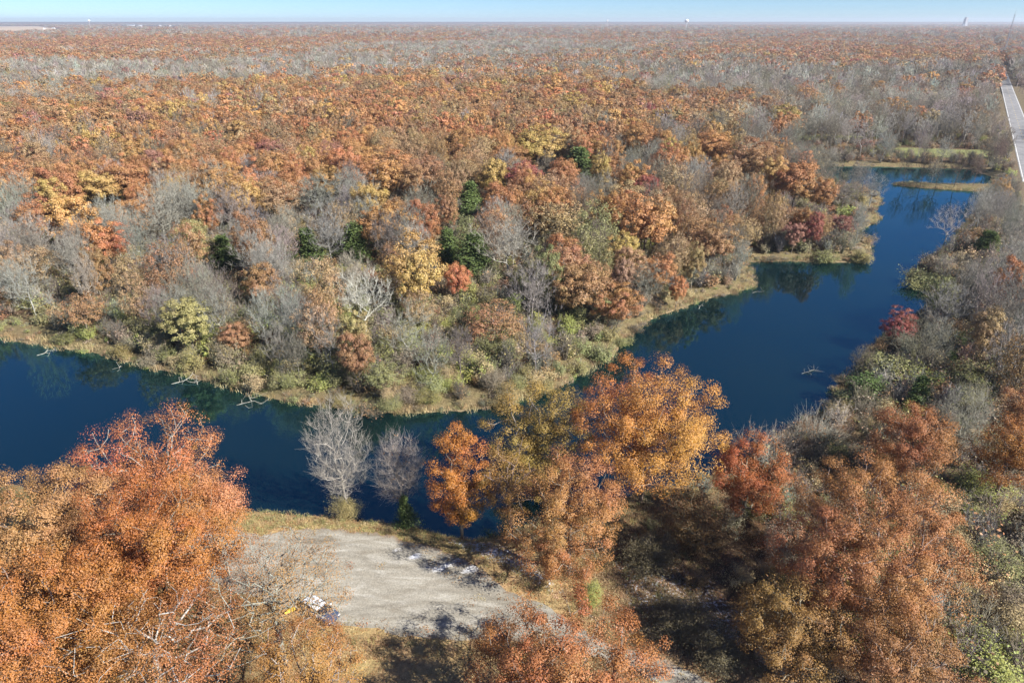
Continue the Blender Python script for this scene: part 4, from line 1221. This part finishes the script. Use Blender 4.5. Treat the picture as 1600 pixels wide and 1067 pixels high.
# undergrowth between the trees, saplings and brush
pu = [sum(gen_bush(2.6, 2.0, 26, 620, .27, G(200 + k), tw_r=.016), []) for k in range(4)] + [sum(gen_bush(4.2, 1.9, 34, 60, .3, G(210 + k), tw_r=.022), []) for k in range(3)] \
     + [sum(gen_bush(.8, 1.2, 26, 170, .16, G(220 + k), tw_r=.010), []) for k in range(3)] \
     + [sum(gen_bush(2.6, 2.0, 40, 2600, .12, G(230 + k), tw_r=.010), []) for k in range(3)] + [sum(gen_bush(.9, 1.2, 34, 520, .09, G(240 + k), tw_r=.007), []) for k in range(2)]
P = grid(2.3, 44, 400, lambda y: .80 * y + 14, 61)
ok, ld = bush_ok(P); ns, q0 = near_side(P)
nearleft = ns & ((q0[:, 0] < 1010) | ((q0[:, 0] < 1170) & (q0[:, 1] > 770) & (gf.random(len(P)) < .75)))
dd = np.linalg.norm(P, axis=1)
ok &= ~nearleft & (gf.random(len(P)) < np.where(dd < 220, .92, .45))
P = P[ok]; ld = ld[ok]; ns = ns[ok]; q0 = q0[ok]; dd = dd[ok]
U = []
zz = gz(P)
for i in range(len(P)):
    greenish = np.exp(-((q0[i][0] - 420) / 480) ** 2 - ((q0[i][1] - 560) / 110) ** 2)
    t = gf.random()
    if t < .25 + .6 * greenish: c = ['olive', 'olive', 'yellow green', 'olive yellow'][int(gf.integers(4))]
    elif t < .65: c = ['grey brown', 'tan brown', 'straw'][int(gf.integers(3))]
    else: c = ['grey brown', 'rust brown'][int(gf.integers(2))]
    small = ld[i] < 4.5
    k = 7 + gf.integers(3) if (small or gf.random() < .25) else (4 + gf.integers(3) if gf.random() < .38 - .3 * greenish else gf.integers(4))
    if dd[i] < 105 and k < 4: k = 10 + gf.integers(3)
    if dd[i] < 105 and k in (7, 8, 9): k = 13 + gf.integers(2)
    s = gf.uniform(.6, 1.2)
    U.append((P[i, 0], P[i, 1], zz[i] - .05, s, s * gf.uniform(.8, 1.3), jit(TINT[c], gf, .15), jit(BARK[BARKS[int(gf.integers(6))]], gf, .15), k))
to_stuff('undergrowth', pu, U, 'tangled brush and saplings covering the ground under the trees')['category'] = 'undergrowth'

# dry grass and weeds on the near bank and along shorelines
def blades(n, h, spread, w, g):
    a = g.random(n) * 6.28; q = np.sqrt(g.random(n)) * spread
    B = np.column_stack([np.cos(a) * q, np.sin(a) * q, np.zeros(n)]); hh = h * g.uniform(.5, 1.2, n)
    d = norm(np.column_stack([g.normal(0, .35, n), g.normal(0, .35, n), np.ones(n)])); T = B + d * hh[:, None]
    side = norm(np.cross(d, g.normal(0, 1, (n, 3)))) * w
    V = np.stack([B - side, B + side, T + side * .25, T - side * .25], 1).reshape(-1, 3)
    return [(V, (np.arange(n) * 4)[:, None] + np.arange(4), 0, np.clip(g.normal(.5, .22, n), 0, 1), np.clip(g.normal(.5, .2, n), 0, 1))]
pg = [blades(46, .38, .42, .016, G(300 + k)) for k in range(4)]
P = grid(.62, 46, 82, lambda y: .62 * y + 16, 71)
ldg = land(P); lo = sd(P, LOT_W); ns, q0 = near_side(P)
ok = ns & (ldg > .6) & (lo < .25) & (q0[:, 0] < 1100) & (gf.random(len(P)) < .72)
Pg = P[ok]
P2 = grid(1.0, 86, 270, lambda y: .75 * y + 10, 72)
l2 = land(P2); P2 = P2[(l2 > .4) & (l2 < 2.2)]
P2b = P2[gf.random(len(P2)) < .8]
Pa = np.concatenate([Pg, P2b]); za = gz(Pa); n = len(Pa)
sc_ = gf.uniform(.6, 1.3, n); big = np.arange(n) >= len(Pg); sc_[big] *= 2.0
gc_ = [('straw', .6), ('olive', .14), ('tan brown', .26)]
cols = np.array([jit(TINT[['straw', 'straw', 'straw', 'olive', 'tan brown', 'tan brown'][int(gf.integers(6))]], gf, .15) for _ in range(n)])
qa = proj(np.column_stack([Pa, za])); lda = land(Pa)
gr = (~big) & (np.abs(lda - 3.2) < 2.6) & (qa[:, 0] < 720) & (gf.random(n) < .5)
cols[gr] = np.array(TINT['olive']) * 1.2
rot = np.zeros((n, 3)); rot[:, 2] = gf.random(n) * 6.28
ob = scatter('dry_grass', pg, np.column_stack([Pa, za - .02]), rot, np.column_stack([sc_, sc_, sc_ * gf.uniform(.7, 1.2, n)]), gf.integers(0, 4, n).astype(float), cols, np.tile((.2, .15, .1), (n, 1)),
             'dry tan grass and weeds on the banks and round the gravel lot', 'grass')

# fallen leaves on the near ground
pf = [[(*leaf_quads(np.column_stack([G(330 + k).uniform(-.6, .6, (30, 2)), G(340 + k).uniform(.01, .05, 30)]), norm(G(350 + k).normal(0, .35, (30, 3)) + np.array([0, 0, 1])), .13, G(360 + k)), 0, G(370 + k).random(30), G(380 + k).random(30))] for k in range(3)]
P = grid(.85, 40, 84, lambda y: .66 * y + 10, 73)
ns, q0 = near_side(P); lo = sd(P, LOT_W)
ok = ns & (land(P) > .8) & (gf.random(len(P)) < np.clip(.75 - lo * .35, .03, .8))
P = P[ok]; n = len(P); z = np.maximum(gz(P), np.where(sd(P, LOT_W) > -.2, .36, -9))
rot = np.zeros((n, 3)); rot[:, 2] = gf.random(n) * 6.28
scatter('fallen_leaves', pf, np.column_stack([P, z]), rot, np.ones((n, 3)), gf.integers(0, 3, n).astype(float),
        np.array([jit(TINT[['rust brown', 'tan brown', 'straw', 'rust orange'][int(gf.integers(4))]], gf, .15) for _ in range(n)]), np.tile((.2, .15, .1), (n, 1)),
        'fallen brown and orange leaves scattered over the ground round the lot', 'leaves')

# ------------------------------------------------------------------ box helpers for built things
class MB:
    def __init__(s): s.V, s.F = [], []
    def add(s, V, Fs):
        o = len(s.V); s.V += [tuple(map(float, v)) for v in V]; s.F += [tuple(i + o for i in f) for f in Fs]; return s
    def box(s, x0, x1, y0, y1, z0, z1):
        return s.add([(x0, y0, z0), (x1, y0, z0), (x1, y1, z0), (x0, y1, z0), (x0, y0, z1), (x1, y0, z1), (x1, y1, z1), (x0, y1, z1)],
                     [(0, 3, 2, 1), (4, 5, 6, 7), (0, 1, 5, 4), (1, 2, 6, 5), (2, 3, 7, 6), (3, 0, 4, 7)])
    def lathe(s, prof, n=20, c=(0, 0, 0), axis='z'):
        V = []
        for r, z in prof:
            for k in range(n):
                a = 2 * pi * k / n; p = (r * cos(a), r * sin(a), z)
                if axis == 'y': p = (p[0], p[2], p[1])
                if axis == 'x': p = (p[2], p[0], p[1])
                V.append((p[0] + c[0], p[1] + c[1], p[2] + c[2]))
        Fs = [(i * n + k, i * n + (k + 1) % n, (i + 1) * n + (k + 1) % n, (i + 1) * n + k) for i in range(len(prof) - 1) for k in range(n)]
        Fs += [tuple(range(n))[::-1], tuple((len(prof) - 1) * n + k for k in range(n))]
        return s.add(V, Fs)
    def tube(s, a, b, r0, r1=None, n=8):
        V, Q = tubes(np.array([a]), np.array([b]), [r0], [r0 if r1 is None else r1], n)
        return s.add(V, [tuple(q) for q in Q] + [tuple(range(n))[::-1], tuple(range(n, 2 * n))])
    def build(s, name, mat, parent=None, bevel=0, smooth=False, loc=None):
        me = bpy.data.meshes.new(name); me.from_pydata(s.V, [], s.F); me.materials.append(mat); me.update()
        if bevel:
            import bmesh
            bm = bmesh.new(); bm.from_mesh(me)
            bmesh.ops.bevel(bm, geom=[e for e in bm.edges if e.is_manifold and e.calc_face_angle(0) > .5], offset=bevel, segments=2, affect='EDGES')
            bm.to_mesh(me); bm.free()
        if smooth:
            for p in me.polygons: p.use_smooth = True
        return link(name, me, parent, loc)

# ------------------------------------------------------------------ road with its lines, guardrail
def strip(name, mat, o0, o1, s0, s1, dz, dash=None):
    mb = MB(); s = s0
    while s < s1:
        e = min(s1, s + (dash[0] if dash else max(6, (s - s0) * .12)))
        q = [RA + RN * o + RD * t for o, t in ((o0, s), (o1, s), (o1, e), (o0, e))]
        mb.add([(p[0], p[1], .88 + dz) for p in q], [(0, 1, 2, 3)])
        s = e + (dash[1] if dash else 0)
    o = mb.build(name, mat); o['kind'] = 'structure'; return o
strip('road', M_ROAD, -RW, RW, -80, 9000, .02)
strip('road_edge_line', M_LINE, -RW + .40, -RW + .65, -80, 900, .026)
strip('road_edge_line', M_LINE, RW - .65, RW - .40, -80, 900, .026)
strip('road_centre_line', M_YELLOW_LINE, -.12, .12, -80, 700, .026, (3, 9))

ga, gb = 1.0, 62.0
def rp(o, s): 
    p = RA + RN * o + RD * s; return (p[0], p[1])
gr = empty('guardrail', (*rp(-8.2, -30), gz1(*rp(-8.2, -30))), 'steel guardrail on dark posts along the road above the pond', 'guardrail')
gl = Vector(gr.location)
def loc_(p, z): return (p[0] - gl.x, p[1] - gl.y, z - gl.z)
mb = MB()
prof = [(-.02, .45), (.05, .52), (-.02, .58), (-.02, .64), (.05, .70), (-.02, .77)]
S = np.arange(-30, 75, 1.5)
V, Fs = [], []
for i, s in enumerate(S):
    for o, z in prof:
        p = rp(-8.2 + o, s); V.append(loc_(p, .9 + z))
    for o, z in prof[::-1]:
        p = rp(-8.24 + o, s); V.append(loc_(p, .9 + z))
k = 12
for i in range(len(S) - 1):
    for j in range(k):
        Fs.append((i * k + j, i * k + (j + 1) % k, (i + 1) * k + (j + 1) % k, (i + 1) * k + j))
mb.add(V, Fs); mb.build('rail', M_STEEL, gr)
for s in np.arange(-30, 75, 3.0):
    p = rp(-8.42, s); q = loc_(p, gz1(*p)); m = MB(); m.box(q[0] - .09, q[0] + .09, q[1] - .09, q[1] + .09, q[2] - .3, q[2] + .9); m.build('post', M_WOOD, gr, .01)

# trees along the far side of the road whose shadows fall on it
for i, (off, s, H, Rr, st) in enumerate([(21, 58, 13, 6, 'bare'), (23, 72, 14, 6.5, 'bare'), (20, 88, 12, 5.5, 'bare'), (24, 104, 14, 7, 'bare'), (19, 40, 10, 5, 'bare'), (26, 122, 13, 6, 'bare'),
                                          (15, 52, 11, 4.5, 'bare'), (16, 66, 12, 5, 'thin'), (15, 82, 12, 5, 'bare'), (16, 96, 11, 4.5, 'bare'), (30, 90, 13, 5, 'thin'), (24, 150, 12, 5, 'thin'), (33, 66, 12, 5, 'bare')]):
    p = rp(off, s)
    add(st, p[0], p[1], H, Rr, 'rust brown', 'brown grey', None, False, None, None, gf)

# utility poles beside the road
for i, s in enumerate((150, 215, 285, 360)):
    p = rp(14, s); z = .3
    u = empty('utility_pole', (p[0], p[1], z), None, 'utility pole', 'utility poles beside the road', math.atan2(RN[1], RN[0]))
    u['label'] = ['nearest wooden utility pole beside the far road', 'second wooden utility pole along the far road', 'third wooden utility pole along the far road', 'farthest wooden utility pole along the far road'][i]
    MB().tube((0, 0, -.5), (0, 0, 10.5), .16, .11, 8).build('pole', M_WOOD, u)
    MB().box(-1.2, 1.2, -.06, .06, 9.6, 9.75).build('crossarm', M_WOOD, u, .01)

# house in the clearing by the road, houses and barns far off
def house(px, py, L, Wd, h, rz, label, group, roofm=M_ROOF, wallm=M_WHITE, nwin=3):
    p = at(px, py, .3)
    o = empty('house', (p[0], p[1], .25), label, 'house', group, rz)
    w = MB(); w.box(-L / 2, L / 2, -Wd / 2, Wd / 2, 0, h)
    w.add([(-L / 2, -Wd / 2, h), (-L / 2, Wd / 2, h), (-L / 2, 0, h + Wd * .38), (L / 2, -Wd / 2, h), (L / 2, Wd / 2, h), (L / 2, 0, h + Wd * .38)], [(0, 2, 1), (3, 4, 5)])
    w.build('wall', wallm, o)
    rf = MB(); e = .35
    for s in (-1, 1):
        y0, z0 = s * (Wd / 2 + e), h - e * .76; t = .14
        V = [(-L / 2 - e, y0, z0), (L / 2 + e, y0, z0), (L / 2 + e, 0, h + Wd * .38), (-L / 2 - e, 0, h + Wd * .38)]
        rf.add(V + [(a, b, c + t) for a, b, c in V], [(0, 1, 2, 3), (4, 7, 6, 5), (0, 4, 5, 1), (1, 5, 6, 2), (2, 6, 7, 3), (3, 7, 4, 0)])
    rf.build('roof', roofm, o)
    for k in range(nwin):
        x = -L / 2 + L * (k + .5) / nwin
        for s in (-1, 1):
            MB().box(x - .55, x + .55, s * Wd / 2 - .03, s * Wd / 2 + .03, h * .38, h * .38 + 1.3).build('window', M_DARK, o)
    return o
house(1594, 92, 16, 9, 3.2, R(20), 'white house with grey roof in the clearing beside the road', 'far houses')
for i, (px, py, L, Wd, h, lab) in enumerate([(205, 42.2, 70, 34, 12, 'largest white farm building below the horizon, left of the woods'), (220, 42.0, 44, 28, 9, 'white farm building beside the largest one below the horizon'),
                                             (250, 41.6, 36, 24, 8, 'white farm building standing apart on the far plain'), (84, 46.0, 26, 14, 7, 'small white farmhouse by the pale field'),
                                             (70, 46.4, 22, 13, 7, 'second small white farmhouse at the edge of the pale field'), (266, 41.6, 30, 22, 8, 'rightmost white farm building on the far plain')]):
    house(px, py, L, Wd, h, R(10 + 23 * i), lab, 'far houses', M_STEEL if i in (0, 1, 2) else M_ROOF, M_WHITE)

def water_tower(px, D, H, r, label):
    x = (px - 800) / F * D / (cos(PITCH)) * 1.0
    ang = math.atan2(px - 800, F * cos(PITCH) + 500 * sin(PITCH))
    o = empty('water_tower', (D * tan(ang), D, .2), label, 'water tower', 'white water towers on the horizon')
    MB().lathe([(r * .2, -1), (r * .11, 4), (r * .10, H - 1.9 * r), (r * .4, H - 1.5 * r)], 20).build('stem', M_WHITE, o, 0, True)
    prof = [(r * .4, H - 1.5 * r)] + [(r * cos(a), H - .75 * r + .75 * r * sin(a)) for a in np.linspace(-1.1, 1.5, 14)]
    MB().lathe(prof, 24).build('tank', M_WHITE, o, 0, True)
water_tower(139, 5200, 64, 8, 'white water tower above the pale field at far left horizon')
water_tower(949, 6000, 65, 8, 'smaller white water tower at the middle of the horizon')
water_tower(1073, 5400, 68, 15, 'larger white water tower at the middle of the horizon')
# grey block tower and lattice mast
ang = math.atan2(1509 - 800, F * cos(PITCH) + 500 * sin(PITCH)); D = 7000
o = empty('grain_elevator', (D * tan(ang), D, .2), 'grey block shaped grain elevator rising over the horizon near the road', 'grain elevator', None, R(20))
MB().box(-15, 15, -12, 12, -1, 76).build('tower', M_GREY, o, .3)
MB().box(-9, 15, -8, 8, 76, 88).build('headhouse', M_GREY, o, .3)
for x in (-22, 24):
    MB().lathe([(9, -1), (9, 30), (2, 34)], 20, (x, 0, 0)).build('silo', M_GREY, o)
ang = math.atan2(1583 - 800, F * cos(PITCH) + 500 * sin(PITCH)); D = 1250
o = empty('radio_mast', (D * tan(ang), D, .2), 'thin lattice radio mast standing over the horizon at far right', 'radio mast')
m = MB(); hm = 66
for k in range(3):
    a = 2 * pi * k / 3; m.tube((1.2 * cos(a), 1.2 * sin(a), -1), (.8 * cos(a), .8 * sin(a), hm), .22, .15, 5)
for z in range(0, hm - 4, 5):
    for k in range(3):
        a, b = 2 * pi * k / 3, 2 * pi * (k + 1) / 3; m.tube((1.1 * cos(a), 1.1 * sin(a), z), (1.1 * cos(b), 1.1 * sin(b), z + 5), .1, .1, 4)
m.build('lattice', M_STEEL, o)
MB().tube((0, 0, hm), (0, 0, hm + 8), .15, .08, 5).build('antenna', M_STEEL, o)

# stubble field far left
fm = MB(); fm.add([(p[0], p[1], .42) for p in FIELD], [tuple(range(len(FIELD)))]); o = fm.build('stubble_field', M_FIELD); o['kind'] = 'structure'

# ------------------------------------------------------------------ dead wood lying in the water
def dead_branch(px, py, L, rz, bark, label, g, n=26, lift=.5):
    p = at(px, py, WZ)
    pts = np.column_stack([g.uniform(.25, 1, n) * L, g.normal(0, .22 * L, n), np.abs(g.normal(0, lift * .4 * L, n)) * .6 + .05])
    tr = np.column_stack([np.linspace(0, L * .5, 5), g.normal(0, .05, 5), np.linspace(-.15, .25, 5)])
    pos, par, ends = skeleton(pts, tr, g, step=.5, wander=.08, alpha=.2, up=.0)
    r = radii(par, .022, 2.3)
    th, thin = limb_parts(pos, par, r, .03)
    o = empty('fallen_branch', (p[0], p[1], WZ), label, 'fallen branch', 'dead wood lying in the pond', rz)
    for nm, pr in (('limb', [th]), ('twigs', [thin])):
        if len(pr[0][0]):
            c = link(nm, parts_mesh(nm, pr), o); c['tint'] = (.3, .2, .1); c['bark'] = list(BARK[bark])
for i, (px, py, L, rz, bk, lab, n) in enumerate([
        (52, 556, 4.0, .4, 'white', 'pale dead branch in the water below the leaning dead trunk', 16), (188, 570, 3.0, -1.1, 'white', 'short white log sliding off the far bank', 5),
        (262, 600, 5.0, .25, 'white', 'tangled white dead branch in the water by the far bank', 18), (362, 634, 6.2, .35, 'pale grey', 'largest pale fallen treetop reaching from the brushy bank into water', 30),
        (310, 602, 2.6, 2.2, 'white', 'small white snag at the foot of the brushy bank', 8), (1248, 584, 4.6, .25, 'pale grey', 'grey dead branch sticking out of open water by the right bank', 26),
        (1172, 458, 3.6, .2, 'pale grey', 'pale log lying off the shore point before the cove', 9), (1092, 484, 2.6, 1.2, 'white', 'small white stick at the shore of the cove', 4),
        (1265, 413, 3.0, .1, 'dark', 'dark snag at the waterline of the peninsula', 10)]):
    dead_branch(px, py, L, rz, bk, lab, np.random.default_rng(300 + i), n)

# ------------------------------------------------------------------ the parked car and the yellow kayak under the thin oak
cp = at(498, 953, .9)
car = empty('parked_car', (cp[0], cp[1], .34), 'dark blue frosted car parked under the thin oak beside gravel', 'car', None, R(-32))
def loft(stations, mat, name, parent, bevel=0):
    """stations: (x, [(y, z) ...]) closed sections"""
    n = len(stations[0][1]); V = [(x, y, z) for x, sec in stations for y, z in sec]; m = len(stations)
    Fs = [(i * n + j, i * n + (j + 1) % n, (i + 1) * n + (j + 1) % n, (i + 1) * n + j) for i in range(m - 1) for j in range(n)]
    Fs += [tuple(range(n))[::-1], tuple((m - 1) * n + j for j in range(n))]
    mb = MB(); mb.add(V, Fs); return mb.build(name, mat, parent, bevel, False)
def sec(w, z0, z1, tb=.06):
    return [(-w, z0 + .08), (-w + .08, z0), (w - .08, z0), (w, z0 + .08), (w, (z0 + z1) / 2), (w - tb, z1 - .05), (w - tb - .08, z1), (-w + tb + .08, z1), (-w + tb, z1 - .05), (-w, (z0 + z1) / 2)]
loft([(-2.25, sec(.72, .36, .80)), (-2.1, sec(.84, .28, .93)), (-1.2, sec(.90, .24, .97)), (.6, sec(.91, .24, .95)), (1.5, sec(.89, .24, .90)), (2.1, sec(.82, .28, .78)), (2.28, sec(.66, .36, .66))], M_CAR, 'body', car, .025)
loft([(-2.0, sec(.70, .90, 1.0)), (-1.45, sec(.74, .90, 1.36, .12)), (-.2, sec(.76, .90, 1.42, .14)), (.45, sec(.74, .90, 1.36, .14)), (1.15, sec(.70, .88, .97))], M_DARK, 'window_band', car, .02)
loft([(-1.6, sec(.60, 1.33, 1.40)), (-1.2, sec(.63, 1.37, 1.45)), (-.2, sec(.64, 1.40, 1.48)), (.35, sec(.62, 1.36, 1.44)), (.55, sec(.58, 1.30, 1.37))], M_CAR, 'roof', car, .02)
for sx in (-1.38, 1.40):
    for sy in (-1, 1):
        t = MB().lathe([(.2, -.11), (.30, -.11), (.33, -.06), (.33, .06), (.30, .11), (.2, .11)], 24, (sx, sy * .84, .33), 'y').build('wheel', M_TYRE, car)
        MB().lathe([(.05, -.125), (.21, -.12), (.21, .12), (.05, .125)], 16, (sx, sy * .84, .33), 'y').build('rim', M_RIM, t)
for sy in (-1, 1):
    MB().box(2.14, 2.27, sy * .60 - .15, sy * .60 + .15, .58, .70).build('headlight', M_LENS, car, .02)
    MB().box(-2.24, -2.12, sy * .64 - .1, sy * .64 + .1, .66, .80).build('tail_light', noise_mat('red_lens', (.3, .01, .01), (.45, .02, .02), 3, .2), car, .02)
    MB().box(.72, .88, sy * .92 - .09, sy * .92 + .09, .98, 1.10).build('mirror', M_CAR, car, .02)
kp = at(461, 946, .5)
ky = empty('kayak', (kp[0], kp[1], .32), 'bright yellow kayak lying beside the dark blue car', 'kayak', None, R(58))
st = []
for t in np.linspace(-1, 1, 13):
    w = .36 * (1 - abs(t) ** 2.2) + .02; z0 = .0 + .16 * abs(t) ** 3; h = .30 - .04 * abs(t)
    st.append((t * 1.35, [(w * c_, z0 + h * (.5 + .5 * s_2)) for c_, s_2 in ((cos(a), sin(a)) for a in np.linspace(0, 2 * pi, 12, endpoint=False))]))
loft(st, M_YELLOW, 'hull', ky)
MB().lathe([(.24, .27), (.30, .305), (.26, .325), (.22, .30)], 18).build('cockpit_rim', M_TYRE, ky)

# ------------------------------------------------------------------ haze: one closed box of even air
hz = MB().box(-11000, 11000, -1500, 13000, -6, 96)
hm_, n_, l_ = new_mat('thin_haze')
pv = n_.new('ShaderNodeVolumePrincipled')
pv.inputs['Color'].default_value = (.78, .86, 1.0, 1); pv.inputs['Density'].default_value = 0.00008; pv.inputs['Anisotropy'].default_value = .2
out(n_, l_, pv.outputs[0], True)
ho = hz.build('haze', hm_); ho['kind'] = 'stuff'; ho['label'] = 'thin pale blue haze over the far woods'; ho['category'] = 'haze'

# ------------------------------------------------------------------ labels for the trees and bushes that fill in
def short(label, k):
    w = label.split()
    return ' '.join(w)
LM = [(r['x'], r['y'], r['label']) for r in REG if r['hero']]
SHORT = {}
STOP = {'with', 'in', 'at', 'on', 'by', 'among', 'beside', 'behind', 'above', 'below', 'under', 'near', 'between', 'before', 'where', 'standing', 'touching', 'crowding', 'directly', 'next', 'crossing', 'filling', 'whose', 'round', 'rising', 'along', 'close', 'leaning', 'hiding', 'alone', 'forking', 'spreading', 'towering', 'cut', 'half', 'lying', 'left', 'right', 'over', 'around', 'beneath', 'beyond', 'high', 'nearest', 'just'}
cut = {}
for i, (x, y, lab) in enumerate(LM):
    w = lab.split(); c = []
    for j, t in enumerate(w):
        if j > 1 and t in STOP: break
        c.append(t)
    cut.setdefault(' '.join(c), []).append(i)
GOOD = [(LM[v[0]][0], LM[v[0]][1], k) for k, v in cut.items() if len(v) == 1 and len(k.split()) <= 6]
LXY = np.array([(a, b) for a, b, _ in GOOD]); LPX = proj(np.column_stack([LXY, np.full(len(LXY), 6.0)]))
ORD = ['nearest', 'second', 'third', 'fourth', 'fifth', 'sixth', 'seventh', 'eighth', 'ninth', 'tenth', 'eleventh', 'twelfth', 'thirteenth', 'fourteenth', 'fifteenth', 'sixteenth', 'seventeenth', 'eighteenth', 'nineteenth', 'twentieth']
SEEN = {}
fill = [r for r in REG if not r['hero']]
for r in fill:
    d = np.linalg.norm(LXY - np.array([r['x'], r['y']]), axis=1); i = int(np.argmin(d))
    dx, dy = r['x'] - LXY[i, 0], r['y'] - LXY[i, 1]
    rel = ('right of' if dx > 0 else 'left of') if abs(dx) > abs(dy) else ('behind' if dy > 0 else 'in front of')
    tallw = 'tall' if r['H'] > 15.2 else ('low' if r['H'] < 11 else 'middling')
    if r['kind'] == 'oak_tree':
        desc = f"{r['colour']} {'thin' if r['style'] == 'thin' else 'full'} oak"
    elif r['kind'] == 'bare_tree':
        desc = f"{r['bark']} {'thick limbed' if r['style'] == 'stout' else 'twiggy'} leafless tree"
    elif r['kind'] == 'bush':
        desc = f"{r['colour']} bush"; tallw = 'low' if r['H'] < 2.3 else ('high' if r['H'] > 3.3 else 'mid sized')
    else:
        desc = f"{r['bark']} leafless bush"; tallw = 'low' if r['H'] < 2.6 else 'high'
    if r['kind'] in ('oak_tree', 'bare_tree') and tallw == 'middling':
        tallw = ''
    SEEN.setdefault((desc, tallw, rel, i), []).append((float(d[i]), r))
for (desc, tallw, rel, i), L in SEEN.items():
    L.sort(key=lambda t: t[0])
    for k, (_, r) in enumerate(L):
        t = f"{tallw} {desc}".strip()
        lab = f"{t}, {ORD[k]} {rel} the {GOOD[i][2]}" if len(L) > 1 else f"{t} {rel} the {GOOD[i][2]}"
        r['o']['label'] = lab
print('THINGS', {k: sum(r['kind'] == k for r in REG) for k in PARTS}, 'rest', len(REST), 'leafy', len(leafy), 'bare', len(barew), 'under', len(U))
print('LABELS', len({r['o']['label'] for r in REG}), len(REG), max(len(r['o']['label'].split()) for r in REG))
